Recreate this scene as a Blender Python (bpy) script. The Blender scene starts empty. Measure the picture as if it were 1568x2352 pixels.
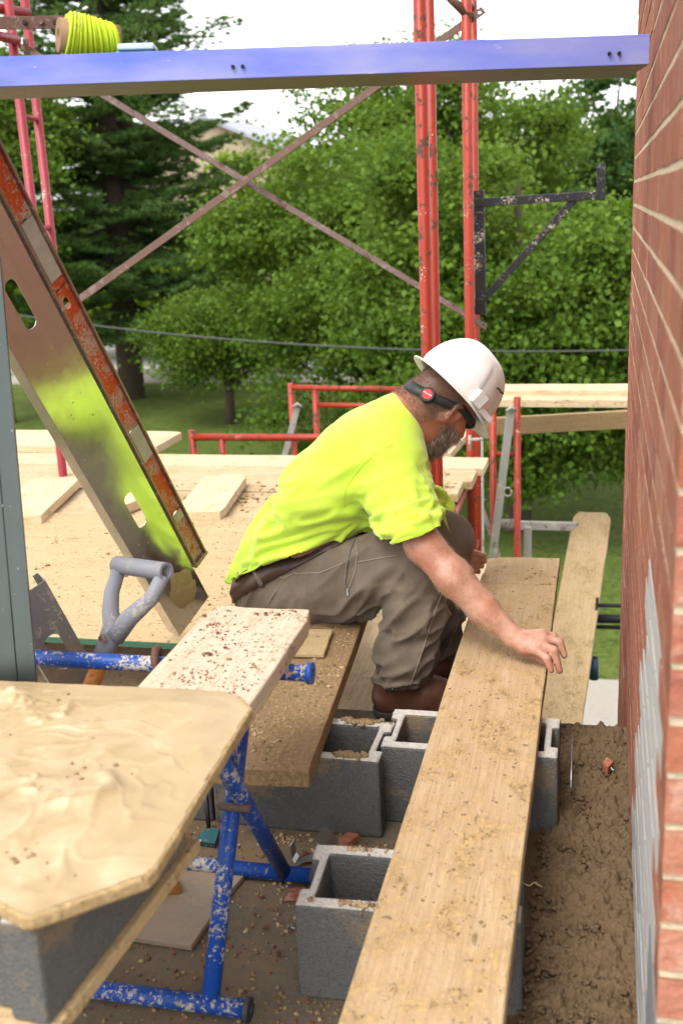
import bpy, bmesh, math, random
import numpy as np
from mathutils.bvhtree import BVHTree
from mathutils import Vector, Matrix, Euler, noise as mnoise

random.seed(7); rng = np.random.default_rng(7)
SC = bpy.context.scene
COL = SC.collection
rad = math.radians

# ------------------------------------------------------------------ camera
YAW, PIT, ROLL = rad(13.8535), rad(15.8049), rad(2.6)
CAM = Vector((0, 0, 1.38))
_f = Vector((-math.sin(YAW)*math.cos(PIT), math.cos(YAW)*math.cos(PIT), -math.sin(PIT)))
_r = Vector((math.cos(YAW), math.sin(YAW), 0)); _u = _r.cross(_f)
R_ = _r*math.cos(ROLL) - _u*math.sin(ROLL)
U_ = _u*math.cos(ROLL) + _r*math.sin(ROLL)
F_ = _f
cd = bpy.data.cameras.new('camera'); cam = bpy.data.objects.new('camera', cd); COL.objects.link(cam)
m = Matrix((R_, U_, -F_)).transposed().to_4x4(); m.translation = CAM
cam.matrix_world = m
cd.sensor_fit = 'VERTICAL'; cd.sensor_height = 36; cd.sensor_width = 24
cd.lens = 36*2500/2352; cd.clip_start = .02; cd.clip_end = 2000
cd.dof.use_dof = True; cd.dof.focus_distance = 2.85; cd.dof.aperture_fstop = 4.5
SC.camera = cam

# ------------------------------------------------------------------ sky, sun, exposure
SUN_EL, SUN_AZ = rad(58), rad(205)          # azimuth from +Y clockwise: behind the left shoulder
w = bpy.data.worlds.new('World'); SC.world = w; w.use_nodes = True
nt = w.node_tree; nt.nodes.clear()
sky = nt.nodes.new('ShaderNodeTexSky'); sky.sky_type = 'NISHITA'; sky.sun_disc = False
sky.sun_elevation = SUN_EL; sky.sun_rotation = SUN_AZ
sky.air_density = 1.0; sky.dust_density = 1.8; sky.ozone_density = 1.0
hs = nt.nodes.new('ShaderNodeHueSaturation'); hs.inputs['Saturation'].default_value = .07
bg = nt.nodes.new('ShaderNodeBackground'); bg.inputs['Strength'].default_value = .15
wo = nt.nodes.new('ShaderNodeOutputWorld')
nt.links.new(sky.outputs[0], hs.inputs['Color']); nt.links.new(hs.outputs[0], bg.inputs[0]); nt.links.new(bg.outputs[0], wo.inputs[0])
sd = bpy.data.lights.new('sun', 'SUN'); sun = bpy.data.objects.new('sun', sd); COL.objects.link(sun)
sd.energy = .8; sd.angle = rad(24); sd.color = (1, .95, .87)
sdir = Vector((math.sin(SUN_AZ)*math.cos(SUN_EL), math.cos(SUN_AZ)*math.cos(SUN_EL), math.sin(SUN_EL)))
sun.rotation_euler = sdir.to_track_quat('Z', 'Y').to_euler(); sun.location = (0, 0, 30)
SC.view_settings.view_transform = 'Standard'; SC.view_settings.look = 'None'
SC.view_settings.gamma = 1; SC.view_settings.exposure = 1.8
SC.view_settings.use_curve_mapping = False
SC.cycles.max_bounces = 8; SC.cycles.transparent_max_bounces = 6
SC.cycles.use_denoising = True
SC.cycles.sample_clamp_indirect = 6

# ------------------------------------------------------------------ survey helper: sight line -> place at a given depth
def ray(px, py): return R_*((px-784)/2500) - U_*((py-1176)/2500) + F_
def PY(px, py, y): d = ray(px, py); return CAM + d*(y/d.y)
def PZ(px, py, z): d = ray(px, py); return CAM + d*((z-CAM.z)/d.z)
def PX(px, py, x): d = ray(px, py); return CAM + d*(x/d.x)
def PK(px, py, k): return CAM + ray(px, py)*k

# ------------------------------------------------------------------ object helpers
def tag(o, label=None, cat=None, group=None, kind=None):
    if label: o['label'] = label
    if cat: o['category'] = cat
    if group: o['group'] = group
    if kind: o['kind'] = kind
    return o
def empty(name, loc=(0, 0, 0), label=None, cat=None, group=None):
    o = bpy.data.objects.new(name, None); COL.objects.link(o); o.location = loc
    o.empty_display_size = .05
    return tag(o, label, cat, group)
def link(name, me, mat=None, parent=None, smooth=False):
    o = bpy.data.objects.new(name, me); COL.objects.link(o)
    if mat is not None and not me.materials: me.materials.append(mat)
    if smooth: me.polygons.foreach_set('use_smooth', [True]*len(me.polygons))
    if parent is not None:
        o.parent = parent
        o.matrix_parent_inverse = Matrix.LocRotScale(parent.location, parent.rotation_euler, parent.scale).inverted()
    return o
def bm_obj(name, bm, mat=None, parent=None, smooth=False):
    me = bpy.data.meshes.new(name); bm.normal_update(); bm.to_mesh(me); bm.free()
    return link(name, me, mat, parent, smooth)
def np_mesh(name, V, Fc, k):
    """V (n,3), faces (m,k) int -> mesh"""
    me = bpy.data.meshes.new(name); V = np.asarray(V, np.float32); Fc = np.asarray(Fc, np.int32)
    me.vertices.add(len(V)); me.vertices.foreach_set('co', V.ravel())
    me.loops.add(Fc.size); me.loops.foreach_set('vertex_index', Fc.ravel())
    me.polygons.add(len(Fc)); me.polygons.foreach_set('loop_start', np.arange(0, Fc.size, k, dtype=np.int32))
    me.update(calc_edges=True); return me
def bev(o, wdt, seg=2, angle=40):
    b = o.modifiers.new('b', 'BEVEL'); b.width = wdt; b.segments = seg; b.limit_method = 'ANGLE'; b.angle_limit = rad(angle); return o
def frame(a, b, up=Vector((0, 0, 1))):
    """matrix with local X from a to b, local Z near up, origin a"""
    a = Vector(a); b = Vector(b); x = (b-a).normalized(); up = Vector(up)
    if abs(x.dot(up)) > .99: up = Vector((0, 1, 0))
    y = up.cross(x).normalized(); z = x.cross(y)
    mm = Matrix((x, y, z)).transposed().to_4x4(); mm.translation = a; return mm
def box_bm(x0, x1, y0, y1, z0, z1, bm=None, M=None):
    bm = bm or bmesh.new()
    vs = [bm.verts.new((M @ Vector(c)) if M else c) for c in
          [(x0,y0,z0),(x1,y0,z0),(x1,y1,z0),(x0,y1,z0),(x0,y0,z1),(x1,y0,z1),(x1,y1,z1),(x0,y1,z1)]]
    for f in ((3,2,1,0),(4,5,6,7),(0,1,5,4),(1,2,6,5),(2,3,7,6),(3,0,4,7)): bm.faces.new([vs[i] for i in f])
    return bm
def tube_bm(pts, r, n=14, bm=None, cap=True):
    bm = bm or bmesh.new(); pts = [Vector(p) for p in pts]
    rs = r if isinstance(r, (list, tuple)) else [r]*len(pts)
    rings = []; prev = None
    for i, p in enumerate(pts):
        t = (pts[min(i+1, len(pts)-1)] - pts[max(i-1, 0)]).normalized()
        if prev is None:
            ref = Vector((0, 0, 1)) if abs(t.z) < .9 else Vector((1, 0, 0)); u = t.cross(ref).normalized()
        else: u = (prev - t*prev.dot(t)).normalized()
        prev = u; v = t.cross(u)
        rings.append([bm.verts.new(p + (u*math.cos(2*math.pi*k/n) + v*math.sin(2*math.pi*k/n))*rs[i]) for k in range(n)])
    for a, b in zip(rings, rings[1:]):
        for k in range(n): 
            f = bm.faces.new((a[k], a[(k+1) % n], b[(k+1) % n], b[k])); f.smooth = True
    if cap:
        bm.faces.new(list(reversed(rings[0]))); bm.faces.new(rings[-1])
    return bm
def pipe_bm(a, b, ro, ri, n=16, bm=None):
    """open hollow tube"""
    bm = bm or bmesh.new(); a = Vector(a); b = Vector(b); M = frame(a, b); L = (b-a).length
    def ring(x, r): return [bm.verts.new(M @ Vector((x, r*math.cos(2*math.pi*k/n), r*math.sin(2*math.pi*k/n)))) for k in range(n)]
    q = [ring(0, ro), ring(L, ro), ring(L, ri), ring(0, ri)]
    for i in range(4):
        A, B = q[i], q[(i+1) % 4]
        for k in range(n):
            f = bm.faces.new((A[k], B[k], B[(k+1) % n], A[(k+1) % n])); f.smooth = i in (0, 2)
    bmesh.ops.recalc_face_normals(bm, faces=bm.faces); return bm
def occ_bm(xs, ys, zs, occ):
    """solid cells of an uneven grid -> closed shell"""
    bm = bmesh.new(); vd = {}
    def v(i, j, k):
        if (i, j, k) not in vd: vd[i, j, k] = bm.verts.new((xs[i], ys[j], zs[k]))
        return vd[i, j, k]
    nx, ny, nz = len(xs)-1, len(ys)-1, len(zs)-1
    S = lambda i, j, k: 0 <= i < nx and 0 <= j < ny and 0 <= k < nz and occ(i, j, k)
    for i in range(nx):
        for j in range(ny):
            for k in range(nz):
                if not S(i, j, k): continue
                for d, q in (((-1,0,0), ((0,0,0),(0,0,1),(0,1,1),(0,1,0))), ((1,0,0), ((1,0,0),(1,1,0),(1,1,1),(1,0,1))),
                             ((0,-1,0), ((0,0,0),(1,0,0),(1,0,1),(0,0,1))), ((0,1,0), ((0,1,0),(0,1,1),(1,1,1),(1,1,0))),
                             ((0,0,-1), ((0,0,0),(0,1,0),(1,1,0),(1,0,0))), ((0,0,1), ((0,0,1),(1,0,1),(1,1,1),(0,1,1)))):
                    if not S(i+d[0], j+d[1], k+d[2]): bm.faces.new([v(i+a, j+b, k+c) for a, b, c in q])
    bmesh.ops.recalc_face_normals(bm, faces=bm.faces)
    return bm
def vnoise(P, scale, seed=0):
    """smooth value noise in [-1,1] on (n,3) points"""
    P = np.asarray(P, np.float64)*scale + seed*17.31
    I = np.floor(P).astype(np.int64); T = P - I; T = T*T*(3-2*T)
    def h(x, y, z):
        n = (x*73856093) ^ (y*19349663) ^ (z*83492791) ^ (seed*2654435 + 1013)
        n = (n*1103515245 + 12345) & 0x7fffffff; n = ((n >> 13) ^ n)*1274126177 & 0x7fffffff
        return n/0x3fffffff - 1.0
    out = 0
    for a in (0, 1):
        for b in (0, 1):
            for c in (0, 1):
                wgt = (T[:,0] if a else 1-T[:,0])*(T[:,1] if b else 1-T[:,1])*(T[:,2] if c else 1-T[:,2])
                out = out + wgt*h(I[:,0]+a, I[:,1]+b, I[:,2]+c)
    return out
def fbm(P, scale, oct=4, seed=0):
    o = 0; amp = 1
    for i in range(oct): o = o + amp*vnoise(P, scale*2**i, seed+i); amp *= .5
    return o

# ------------------------------------------------------------------ material helpers
class G:
    def __init__(s, name):
        s.m = bpy.data.materials.new(name); s.m.use_nodes = True; s.t = s.m.node_tree
        s.b = s.t.nodes['Principled BSDF']; s._co = None
    def n(s, typ, **kw):
        nd = s.t.nodes.new('ShaderNode'+typ)
        for k, v in kw.items(): setattr(nd, k, v)
        return nd
    def put(s, sock, v):
        if hasattr(v, 'is_linked') or isinstance(v, bpy.types.NodeSocket): s.t.links.new(v, sock)
        elif isinstance(v, (tuple, list)) and len(v) == 3 and sock.type == 'RGBA': sock.default_value = (*v, 1)
        else: sock.default_value = v
    def co(s, scale=(1, 1, 1), obj=True, rnd=True, world=False):
        if s._co is None:
            tc = s.n('TexCoord')
            s._tc = tc; s._co = tc.outputs['Object']
            oi = s.n('ObjectInfo'); s._rnd = oi.outputs['Random']
            ml = s.n('VectorMath', operation='SCALE'); cx = s.n('CombineXYZ')
            for i in range(3): s.put(cx.inputs[i], s._rnd)
            s.t.links.new(cx.outputs[0], ml.inputs[0]); ml.inputs['Scale'].default_value = 37.0
            ad = s.n('VectorMath', operation='ADD'); s.t.links.new(s._co, ad.inputs[0]); s.t.links.new(ml.outputs[0], ad.inputs[1])
            s._cor = ad.outputs[0]
        mp = s.n('Mapping'); s.t.links.new(s._cor if rnd else s._co, mp.inputs[0]); mp.inputs['Scale'].default_value = scale
        return mp.outputs[0]
    def rnd(s):
        s.co(); return s._rnd
    def noise(s, vec, scale=5, detail=5, rough=.55, dist=0):
        nd = s.n('TexNoise'); s.put(nd.inputs['Vector'], vec); nd.inputs['Scale'].default_value = scale
        nd.inputs['Detail'].default_value = detail; nd.inputs['Roughness'].default_value = rough; nd.inputs['Distortion'].default_value = dist
        return nd.outputs['Fac']
    def vor(s, vec, scale=5, feature='F1', out='Distance'):
        nd = s.n('TexVoronoi', feature=feature); s.put(nd.inputs['Vector'], vec); nd.inputs['Scale'].default_value = scale
        return nd.outputs[out]
    def ramp(s, fac, stops, interp='LINEAR'):
        nd = s.n('ValToRGB'); s.put(nd.inputs[0], fac); cr = nd.color_ramp; cr.interpolation = interp
        while len(cr.elements) < len(stops): cr.elements.new(.5)
        for e, (p, c) in zip(cr.elements, stops):
            e.position = p; e.color = (c, c, c, 1) if isinstance(c, (int, float)) else (*c, 1)
        return nd.outputs[0]
    def mix(s, fac, a, b, blend='MIX'):
        nd = s.n('Mix', data_type='RGBA', blend_type=blend)
        s.put(nd.inputs[0], fac); s.put(nd.inputs[6], a); s.put(nd.inputs[7], b); return nd.outputs[2]
    def math(s, op, a, b=0.0, clamp=False):
        nd = s.n('Math', operation=op); nd.use_clamp = clamp; s.put(nd.inputs[0], a); s.put(nd.inputs[1], b); return nd.outputs[0]
    def bump(s, h, strength=.5, dist=.005, prev=None):
        nd = s.n('Bump'); s.put(nd.inputs['Height'], h); nd.inputs['Strength'].default_value = strength; nd.inputs['Distance'].default_value = dist
        if prev is not None: s.t.links.new(prev, nd.inputs['Normal'])
        return nd.outputs[0]
    def done(s, col=None, rough=None, normal=None, **kw):
        if col is not None: s.put(s.b.inputs['Base Color'], col)
        if rough is not None: s.put(s.b.inputs['Roughness'], rough)
        if normal is not None: s.put(s.b.inputs['Normal'], normal)
        for k, v in kw.items(): s.put(s.b.inputs[k.replace('_', ' ')], v)
        return s.m
MORTAR = (.44, .31, .165)
def wood(name, c1, c2, stain=.45, stain_col=MORTAR, red=0.0, rough=.8, grain=1.0, knots=True, tone=.62):
    c1 = tuple(x*tone for x in c1); c2 = tuple(x*tone for x in c2); stain_col = tuple(x*tone for x in stain_col)
    g = G(name); big = g.noise(g.co((1.2, 5, 5)), 2.2, 4, .5, .3)
    gr = g.noise(g.co((2.5, 70, 70)), 1.6, 5, .65, .6)
    fine = g.noise(g.co((14, 260, 260)), 1.0, 3, .6)
    col = g.mix(g.ramp(gr, [(.32, 0), (.7, 1)]), c1, c2)
    col = g.mix(g.math('MULTIPLY', g.ramp(fine, [(.45, 0), (.75, 1)]), .35*grain), col, tuple(x*.55 for x in c1))
    col = g.mix(g.ramp(big, [(.35, 0), (.75, .5)]), col, tuple(x*.78 for x in c2))
    if knots:
        k = g.vor(g.co((1.6, 5, 5)), 2.3); col = g.mix(g.ramp(k, [(.03, .75), (.075, 0)]), col, tuple(x*.3 for x in c1))
    # cement film and droppings
    sp = g.noise(g.co((6, 7, 7)), 1.6, 7, .62, .5); spf = g.noise(g.co((1, 1, 1)), 95, 4, .6)
    sm = g.math('ADD', sp, g.math('MULTIPLY', g.math('SUBTRACT', spf, .5), .6))
    msk = g.ramp(sm, [(.62-stain*.34, 0), (.72-stain*.25, 1)])
    dk = g.mix(g.ramp(spf, [(.35, 0), (.65, 1)]), tuple(x*.66 for x in stain_col), tuple(min(1, x*1.3) for x in stain_col))
    col = g.mix(g.math('MULTIPLY', msk, min(1, stain*1.6)), col, dk)
    dots = g.ramp(g.noise(g.co((1, 1, 1)), 60, 2, .5), [(.66, 0), (.72, .8)])
    col = g.mix(dots, col, (.13, .085, .045))
    ck = g.ramp(g.math('ADD', g.noise(g.co((1.4, 2.6, 2.6)), 24, 7, .7, 1.2), g.math('MULTIPLY', g.math('SUBTRACT', sp, .5), .55)), [(.61, 0), (.68, .5)])
    col = g.mix(g.math('MULTIPLY', ck, min(1, stain*1.7)), col, tuple(x*.30 for x in stain_col))
    if red:
        rp = g.math('MULTIPLY', g.ramp(g.noise(g.co((1, 1, 1)), 120, 3, .7), [(.58, 0), (.64, 1)]), g.ramp(g.noise(g.co((1, 1, 1)), 9, 3, .5), [(.42, 0), (.62, 1)]))
        col = g.mix(g.math('MULTIPLY', rp, red), col, (.33, .07, .045))
    h = g.math('ADD', g.math('MULTIPLY', gr, .5), g.math('ADD', g.math('MULTIPLY', fine, .3), g.math('SUBTRACT', g.math('MULTIPLY', sm, .9), g.math('MULTIPLY', ck, .5))))
    return g.done(col, rough, g.bump(h, .8, .005), Specular_IOR_Level=.2)
def painted(name, col, chip=(.16, .075, .04), amount=.4, splat=.25, splat_col=(.52, .45, .36), rough=.42, light=None):
    g = G(name); a = g.noise(g.co((1, 1, 1)), 26, 6, .62, .4); b = g.noise(g.co((1, 1, 1)), 4, 3, .5)
    s1 = g.math('ADD', a, g.math('MULTIPLY', g.math('SUBTRACT', b, .5), .5))
    c = g.mix(g.noise(g.co(), 7, 3, .5), tuple(x*.82 for x in col), light or tuple(min(1, x*1.18) for x in col))
    mk = g.ramp(s1, [(.70-amount*.25, 0), (.73-amount*.25, 1)])
    c = g.mix(mk, c, chip)
    sn = g.math('ADD', g.noise(g.co(), 130, 5, .7, .3), g.math('MULTIPLY', g.math('SUBTRACT', g.noise(g.co(), 11, 4, .6), .5), .75))
    ms = g.ramp(sn, [(.74-splat*.35, 0), (.78-splat*.35, 1)])
    c = g.mix(ms, c, splat_col)
    r = g.math('ADD', rough, g.math('MULTIPLY', g.math('ADD', mk, ms), .35))
    return g.done(c, r, g.bump(g.math('SUBTRACT', g.math('MULTIPLY', ms, .6), g.math('MULTIPLY', mk, .4)), .5, .002), Specular_IOR_Level=.3)
def steel(name, col=(.55, .56, .57), rough=.3, splat=.2, splat_col=(.55, .46, .34), met=.9):
    g = G(name); streak = g.noise(g.co((1.2, 40, 40)), 1.5, 4, .5); spang = g.noise(g.co(), 30, 3, .5)
    c = g.mix(streak, tuple(x*.78 for x in col), col)
    sn = g.math('ADD', g.noise(g.co((4, 9, 9)), 9, 5, .6, .4), g.math('MULTIPLY', g.math('SUBTRACT', g.noise(g.co(), 130, 2, .5), .5), .5))
    ms = g.ramp(sn, [(.80-splat*.4, 0), (.84-splat*.4, 1)])
    c = g.mix(ms, c, splat_col)
    return g.done(c, g.math('ADD', g.math('MULTIPLY', spang, .18), g.math('ADD', rough-.09, g.math('MULTIPLY', ms, .5))), g.bump(ms, .4, .002),
                  Metallic=g.math('MULTIPLY', g.math('SUBTRACT', 1.0, ms), met))
def plain(name, col, rough=.6, var=.2, sc=30, bumpd=.001, spec=.4, met=0):
    g = G(name); nz = g.noise(g.co(), sc, 5, .6)
    return g.done(g.mix(nz, tuple(x*(1-var) for x in col), tuple(min(1, x*(1+var)) for x in col)), rough, g.bump(nz, .4, bumpd), Specular_IOR_Level=spec, Metallic=met)

MT = {}
MT['plank_new'] = wood('pale_pine', (.60, .43, .25), (.80, .63, .42), .28, tone=.76)
MT['plank_main'] = wood('worn_pine', (.50, .325, .165), (.73, .53, .32), .54, (.52, .345, .16), tone=.64)
MT['plank_seat'] = wood('mortar_caked_pine', (.30, .18, .095), (.44, .28, .155), .62, (.37, .245, .12), tone=.62)
MT['plank_trestle'] = wood('dusty_pine', (.60, .45, .32), (.80, .66, .50), .35, (.62, .47, .31), red=.6, tone=.70)
MT['plank_deck'] = wood('deck_pine', (.50, .35, .195), (.74, .56, .36), .42, (.52, .36, .18), red=.3, tone=.70)
MT['ply'] = wood('plywood', (.50, .35, .18), (.66, .48, .275), .50, (.54, .385, .2), red=.25, knots=False, tone=.70)
MT['lumber'] = wood('new_lumber', (.58, .37, .19), (.74, .51, .29), .05)
MT['ramp_plank'] = wood('ramp_pine', (.45, .31, .16), (.64, .48, .28), .62, (.46, .32, .16))
MT['red'] = painted('red_scaffold_paint', (.25, .019, .006), amount=.45, splat=.12, light=(.31, .03, .010), chip=(.07, .035, .022))
MT['pink'] = painted('faded_red_paint', (.22, .013, .024), amount=.14, splat=.16, light=(.30, .04, .05))
MT['bluep'] = painted('blue_trestle_paint', (.008, .05, .25), chip=(.22, .20, .18), amount=.32, splat=.50, splat_col=(.40, .36, .31))
MT['black'] = painted('black_bracket_paint', (.012, .012, .013), amount=.15, splat=.36, splat_col=(.36, .30, .25))
MT['rust'] = painted('rusty_brace', (.075, .034, .02), chip=(.14, .10, .085), amount=.5, splat=.2, splat_col=(.2, .155, .14), rough=.6)
MT['rust_pale'] = painted('weathered_brace', (.12, .077, .065), chip=(.08, .042, .03), amount=.45, splat=.4, splat_col=(.23, .195, .18), rough=.6)
MT['grey_strap'] = painted('grey_strap', (.26, .245, .22), chip=(.15, .11, .08), amount=.3, splat=.3, rough=.5)
MT['steel'] = steel('galvanised_stud', (.4, .41, .42))
MT['steel_clean'] = steel('galvanised_scrap', (.42, .44, .46), .35, .12)
MT['teal'] = painted('teal_paint', (.018, .085, .10), amount=.35, splat=.45)
MT['slot'] = plain('dark_hole', (.012, .011, .010), .9, .1)
# ================================================================== SETTING
GZ = -3.5
def grass_mat():
    g = G('lawn_grass'); a = g.noise(g.co((1, 1, 1), rnd=False), .35, 5, .6); b = g.noise(g.co((1, 1, 1), rnd=False), 9, 6, .7); c = g.noise(g.co((1, 1, 1), rnd=False), 60, 3, .6)
    col = g.mix(g.ramp(a, [(.3, 0), (.7, 1)]), (.048, .088, .006), (.085, .125, .010))
    col = g.mix(g.ramp(b, [(.35, 0), (.75, .8)]), col, (.105, .145, .033))
    col = g.mix(g.ramp(c, [(.3, .6), (.6, 0)]), col, (.03, .07, .008)); col = g.mix(g.ramp(g.noise(g.co(rnd=False), 1.6, 6, .75), [(.35, 0), (.7, .75)]), col, (.135, .16, .035))
    d = g.noise(g.co(rnd=False), 15, 4, .75); col = g.mix(g.ramp(d, [(.36, .75), (.52, 0)]), col, (.022, .05, .004)); col = g.mix(g.ramp(d, [(.55, 0), (.72, .7)]), col, (.15, .19, .03))
    return g.done(col, .85, g.bump(g.math('ADD', b, d), 1.0, .06), Specular_IOR_Level=.15)
bm = bmesh.new()
bmesh.ops.create_grid(bm, x_segments=60, y_segments=60, size=600, matrix=Matrix.Translation((0, 300, GZ)))
tag(bm_obj('ground', bm, grass_mat()), kind='structure')
def concrete(name, col, sc=1.0, warm=(.42, .33, .22), dust=.5):
    g = G(name); a = g.noise(g.co(rnd=False), 3*sc, 6, .6); b = g.noise(g.co(rnd=False), 45*sc, 6, .7); c = g.noise(g.co(rnd=False), 190*sc, 3, .6)
    cc = g.mix(b, tuple(x*.75 for x in col), tuple(x*1.2 for x in col))
    cc = g.mix(g.math('MULTIPLY', g.ramp(g.math('ADD', a, g.math('MULTIPLY', g.math('SUBTRACT', b, .5), .7)), [(.38, 0), (.6, 1)]), dust), cc, warm)
    cc = g.mix(g.ramp(c, [(.66, 0), (.72, .6)]), cc, tuple(x*.35 for x in warm))
    return g.done(cc, .88, g.bump(g.math('ADD', b, g.math('MULTIPLY', c, .5)), .5, .004), Specular_IOR_Level=.2)
MT['walk'] = concrete('walk_concrete', (.27, .25, .215), .4, (.28, .24, .19), .3)
MT['slab'] = concrete('dusty_slab', (.125, .102, .076), 1.0, (.165, .112, .064), .95)
MT['asphalt'] = plain('asphalt', (.24, .235, .225), .9, .2, 12, .01, .2)
# footpath below the wall: slabs with joints, kerb
fp = bm_obj('footpath', box_bm(-1.3, 6, 9.72, 10.66, GZ+.004, GZ+.03), MT['walk']); tag(fp, kind='structure')
for i in range(9):
    x = -1.28+i*.80
    o = bm_obj('paving_slab', box_bm(x, x+.79, 9.74, 10.63, GZ+.028, GZ+.05), MT['walk'], fp); bev(o, .01)
o = bm_obj('kerb', box_bm(-1.3, 6, 9.45, 9.72, GZ+.002, GZ+.075), MT['walk'], fp); bev(o, .02)
tag(bm_obj('gutter_apron', box_bm(-1.2, 6, 7.6, 9.45, GZ+.001, GZ+.012), MT['walk']), kind='structure')
# street far behind the trees
rd = bm_obj('road', box_bm(-90, 60, 32.2, 40, GZ+.002, GZ+.012), MT['asphalt']); tag(rd, kind='structure')
bm_obj('kerb', box_bm(-90, 60, 31.9, 32.2, GZ, GZ+.13), MT['walk'], rd); bm_obj('kerb', box_bm(-90, 60, 40, 40.3, GZ, GZ+.13), MT['walk'], rd)
bm_obj('centre_line', box_bm(-90, 60, 36.0, 36.14, GZ+.013, GZ+.017), plain('yellow_line', (.6, .36, .04), .8), rd)
bm_obj('edge_line', box_bm(-90, 60, 33.0, 33.12, GZ+.013, GZ+.017), plain('white_line', (.7, .7, .68), .8), rd)
tag(bm_obj('pavement', box_bm(-90, 60, 29.9, 31.5, GZ+.002, GZ+.03), MT['walk']), kind='structure')

# floor slab the work stands on
bm = box_bm(-4.5, .9, -1.6, 2.74, -.26, 0)
tag(bev(bm_obj('floor_slab', bm, MT['slab']), .006), kind='structure')

# ------------------------------------------------------------------ brick wall
def brick_mat(name, grey=False):
    g = G(name); rn = g.rnd(); v = g.noise(g.co(), 40, 5, .65); big = g.noise(g.co((1, 1, 1)), 9, 4, .6)
    if grey:
        c = g.mix(v, (.26, .258, .252), (.35, .345, .335)); c = g.mix(g.ramp(big, [(.55, 0), (.7, .8)]), c, (.36, .28, .18))
        return g.done(c, .85, g.bump(v, .5, .003), Specular_IOR_Level=.2)
    base = g.ramp(rn, [(0, (.31, .075, .036)), (.35, (.39, .14, .075)), (.6, (.25, .052, .036)), (.8, (.42, .175, .105)), (1, (.35, .095, .044))])
    c = g.mix(v, g.mix(.5, base, (.1, .02, .015)), base)
    st = g.noise(g.co((3, 60, 1.5)), 1.5, 5, .6)
    eff = g.ramp(g.math('ADD', g.math('MULTIPLY', v, .45), g.math('MULTIPLY', big, .65)), [(.57, 0), (.66, .6)])
    c = g.mix(eff, c, (.42, .31, .26))
    c = g.mix(g.ramp(st, [(.40, 0), (.70, .6)]), c, (.44, .25, .175))
    return g.done(c, .92, g.bump(g.math('ADD', v, g.math('MULTIPLY', st, .8)), 1.0, .007), Specular_IOR_Level=.15)
MT['brick'] = brick_mat('red_brick'); MT['brick_grey'] = brick_mat('grey_brick', True)
def mortar_mat(name, col=MORTAR, fine=90):
    g = G(name); a = g.noise(g.co(), fine, 6, .65); b = g.noise(g.co(), 7, 4, .6); d = g.noise(g.co(), fine*3, 3, .6)
    c = g.mix(a, tuple(x*.66 for x in col), tuple(min(1, x*1.22) for x in col)); c = g.mix(g.ramp(b, [(.4, 0), (.7, .5)]), c, tuple(x*.7 for x in col))
    c = g.mix(g.ramp(d, [(.66, 0), (.72, .5)]), c, tuple(x*.4 for x in col))
    return g.done(c, .93, g.bump(g.math('ADD', a, d), .9, .004), Specular_IOR_Level=.1)
MT['joint'] = mortar_mat('joint_mortar', (.56, .46, .32)); MT['mortar'] = mortar_mat('wet_mortar', (.27, .185, .098)); MT['mortar_pale'] = mortar_mat('pale_mortar', (.46, .34, .19), 50)
MT['mortar_dark'] = mortar_mat('damp_mortar', (.145, .097, .055))
WX, WY0 = .081, 1.175
wall = empty('brick_wall', (WX, WY0, -.6), 'tall red brick wall pier with grey courses low on its side', 'wall')
bm_obj('mortar_core', box_bm(WX+.0016, WX+.42, WY0+.003, 3.668, -.7, 2.55), MT['joint'], wall)
bm_obj('mortar_core', box_bm(WX+.0020, WX+.40, 3.6685, 3.80, -.7, .6), MT['joint'], wall)
def brick_meshes():
    out = []
    for s in range(5):
        bm = box_bm(0, .092, 0, 1, 0, .057)
        bmesh.ops.subdivide_edges(bm, edges=[e for e in bm.edges if abs((e.verts[0].co-e.verts[1].co).y) > .5], cuts=3)
        for v in bm.verts:
            q = v.co*1.0; v.co.x += mnoise.noise(Vector((q.y*3, q.z*30, s*9.1)))*.0007; v.co.z += mnoise.noise(Vector((q.y*3+5, q.x*30, s*9.1)))*.0022
        me = bpy.data.meshes.new('brick'); bm.to_mesh(me); bm.free(); out.append(me)
    return out
BMR = brick_meshes(); BMG = [b.copy() for b in BMR]
for b in BMR: b.materials.append(MT['brick'])
for b in BMG: b.materials.append(MT['brick_grey'])
def is_grey(y, z): 
    return y > 1.30 and z < .74 + (y-1.4)*.33 and z < .845 - (y-1.70)*1.75 and z < .86
cells = []
P_ = .0677
for c in range(-10, 47):
    z = c*P_ - .01
    yy = WY0; first = True; ymax = 3.672 if z > .56 else 3.81
    while yy < ymax-.03:
        L = (.194 if c % 2 else .092) if first else .194
        first = False; L = min(L, ymax-yy)
        cells.append((yy, z, L)); yy += L+.0105
front = [(x, c*P_-.01) for c in range(6, 47) for x in ((WX+.092+.0105+k*.205 - (0 if c % 2 else .1)) for k in range(1))]
def vis_rank(c):
    y, z, L = c; v = Vector((WX, y, z)) - CAM; k = v.dot(F_); py = 1176-2500*v.dot(U_)/k
    ins = -120 < py < 2480
    return (0 if ins else 1, v.length)
cells.sort(key=vis_rank)
rest = bmesh.new(); restg = bmesh.new()
for i, (y, z, L) in enumerate(cells):
    if y < WY0+.01 and z < .39: continue
    g_ = is_grey(y+L/2, z+.03)
    me = (BMG if g_ else BMR)[random.randrange(5)]
    jx = random.uniform(-.0006, .0006)
    if i < 282:
        o = bpy.data.objects.new('brick', me); COL.objects.link(o); o.parent = wall
        o.matrix_parent_inverse = Matrix.Translation(wall.location).inverted()
        o.location = (WX+jx, y, z+random.uniform(-.001, .001)); o.scale = (1, L, 1)
    else:
        box_bm(WX+jx, WX+.092, y, y+L, z, z+.057, restg if g_ else rest)
tag(bm_obj('brick_courses', rest, MT['brick'], wall), kind='stuff')
tag(bm_obj('grey_brick_courses', restg, MT['brick_grey'], wall), kind='stuff')
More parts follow.
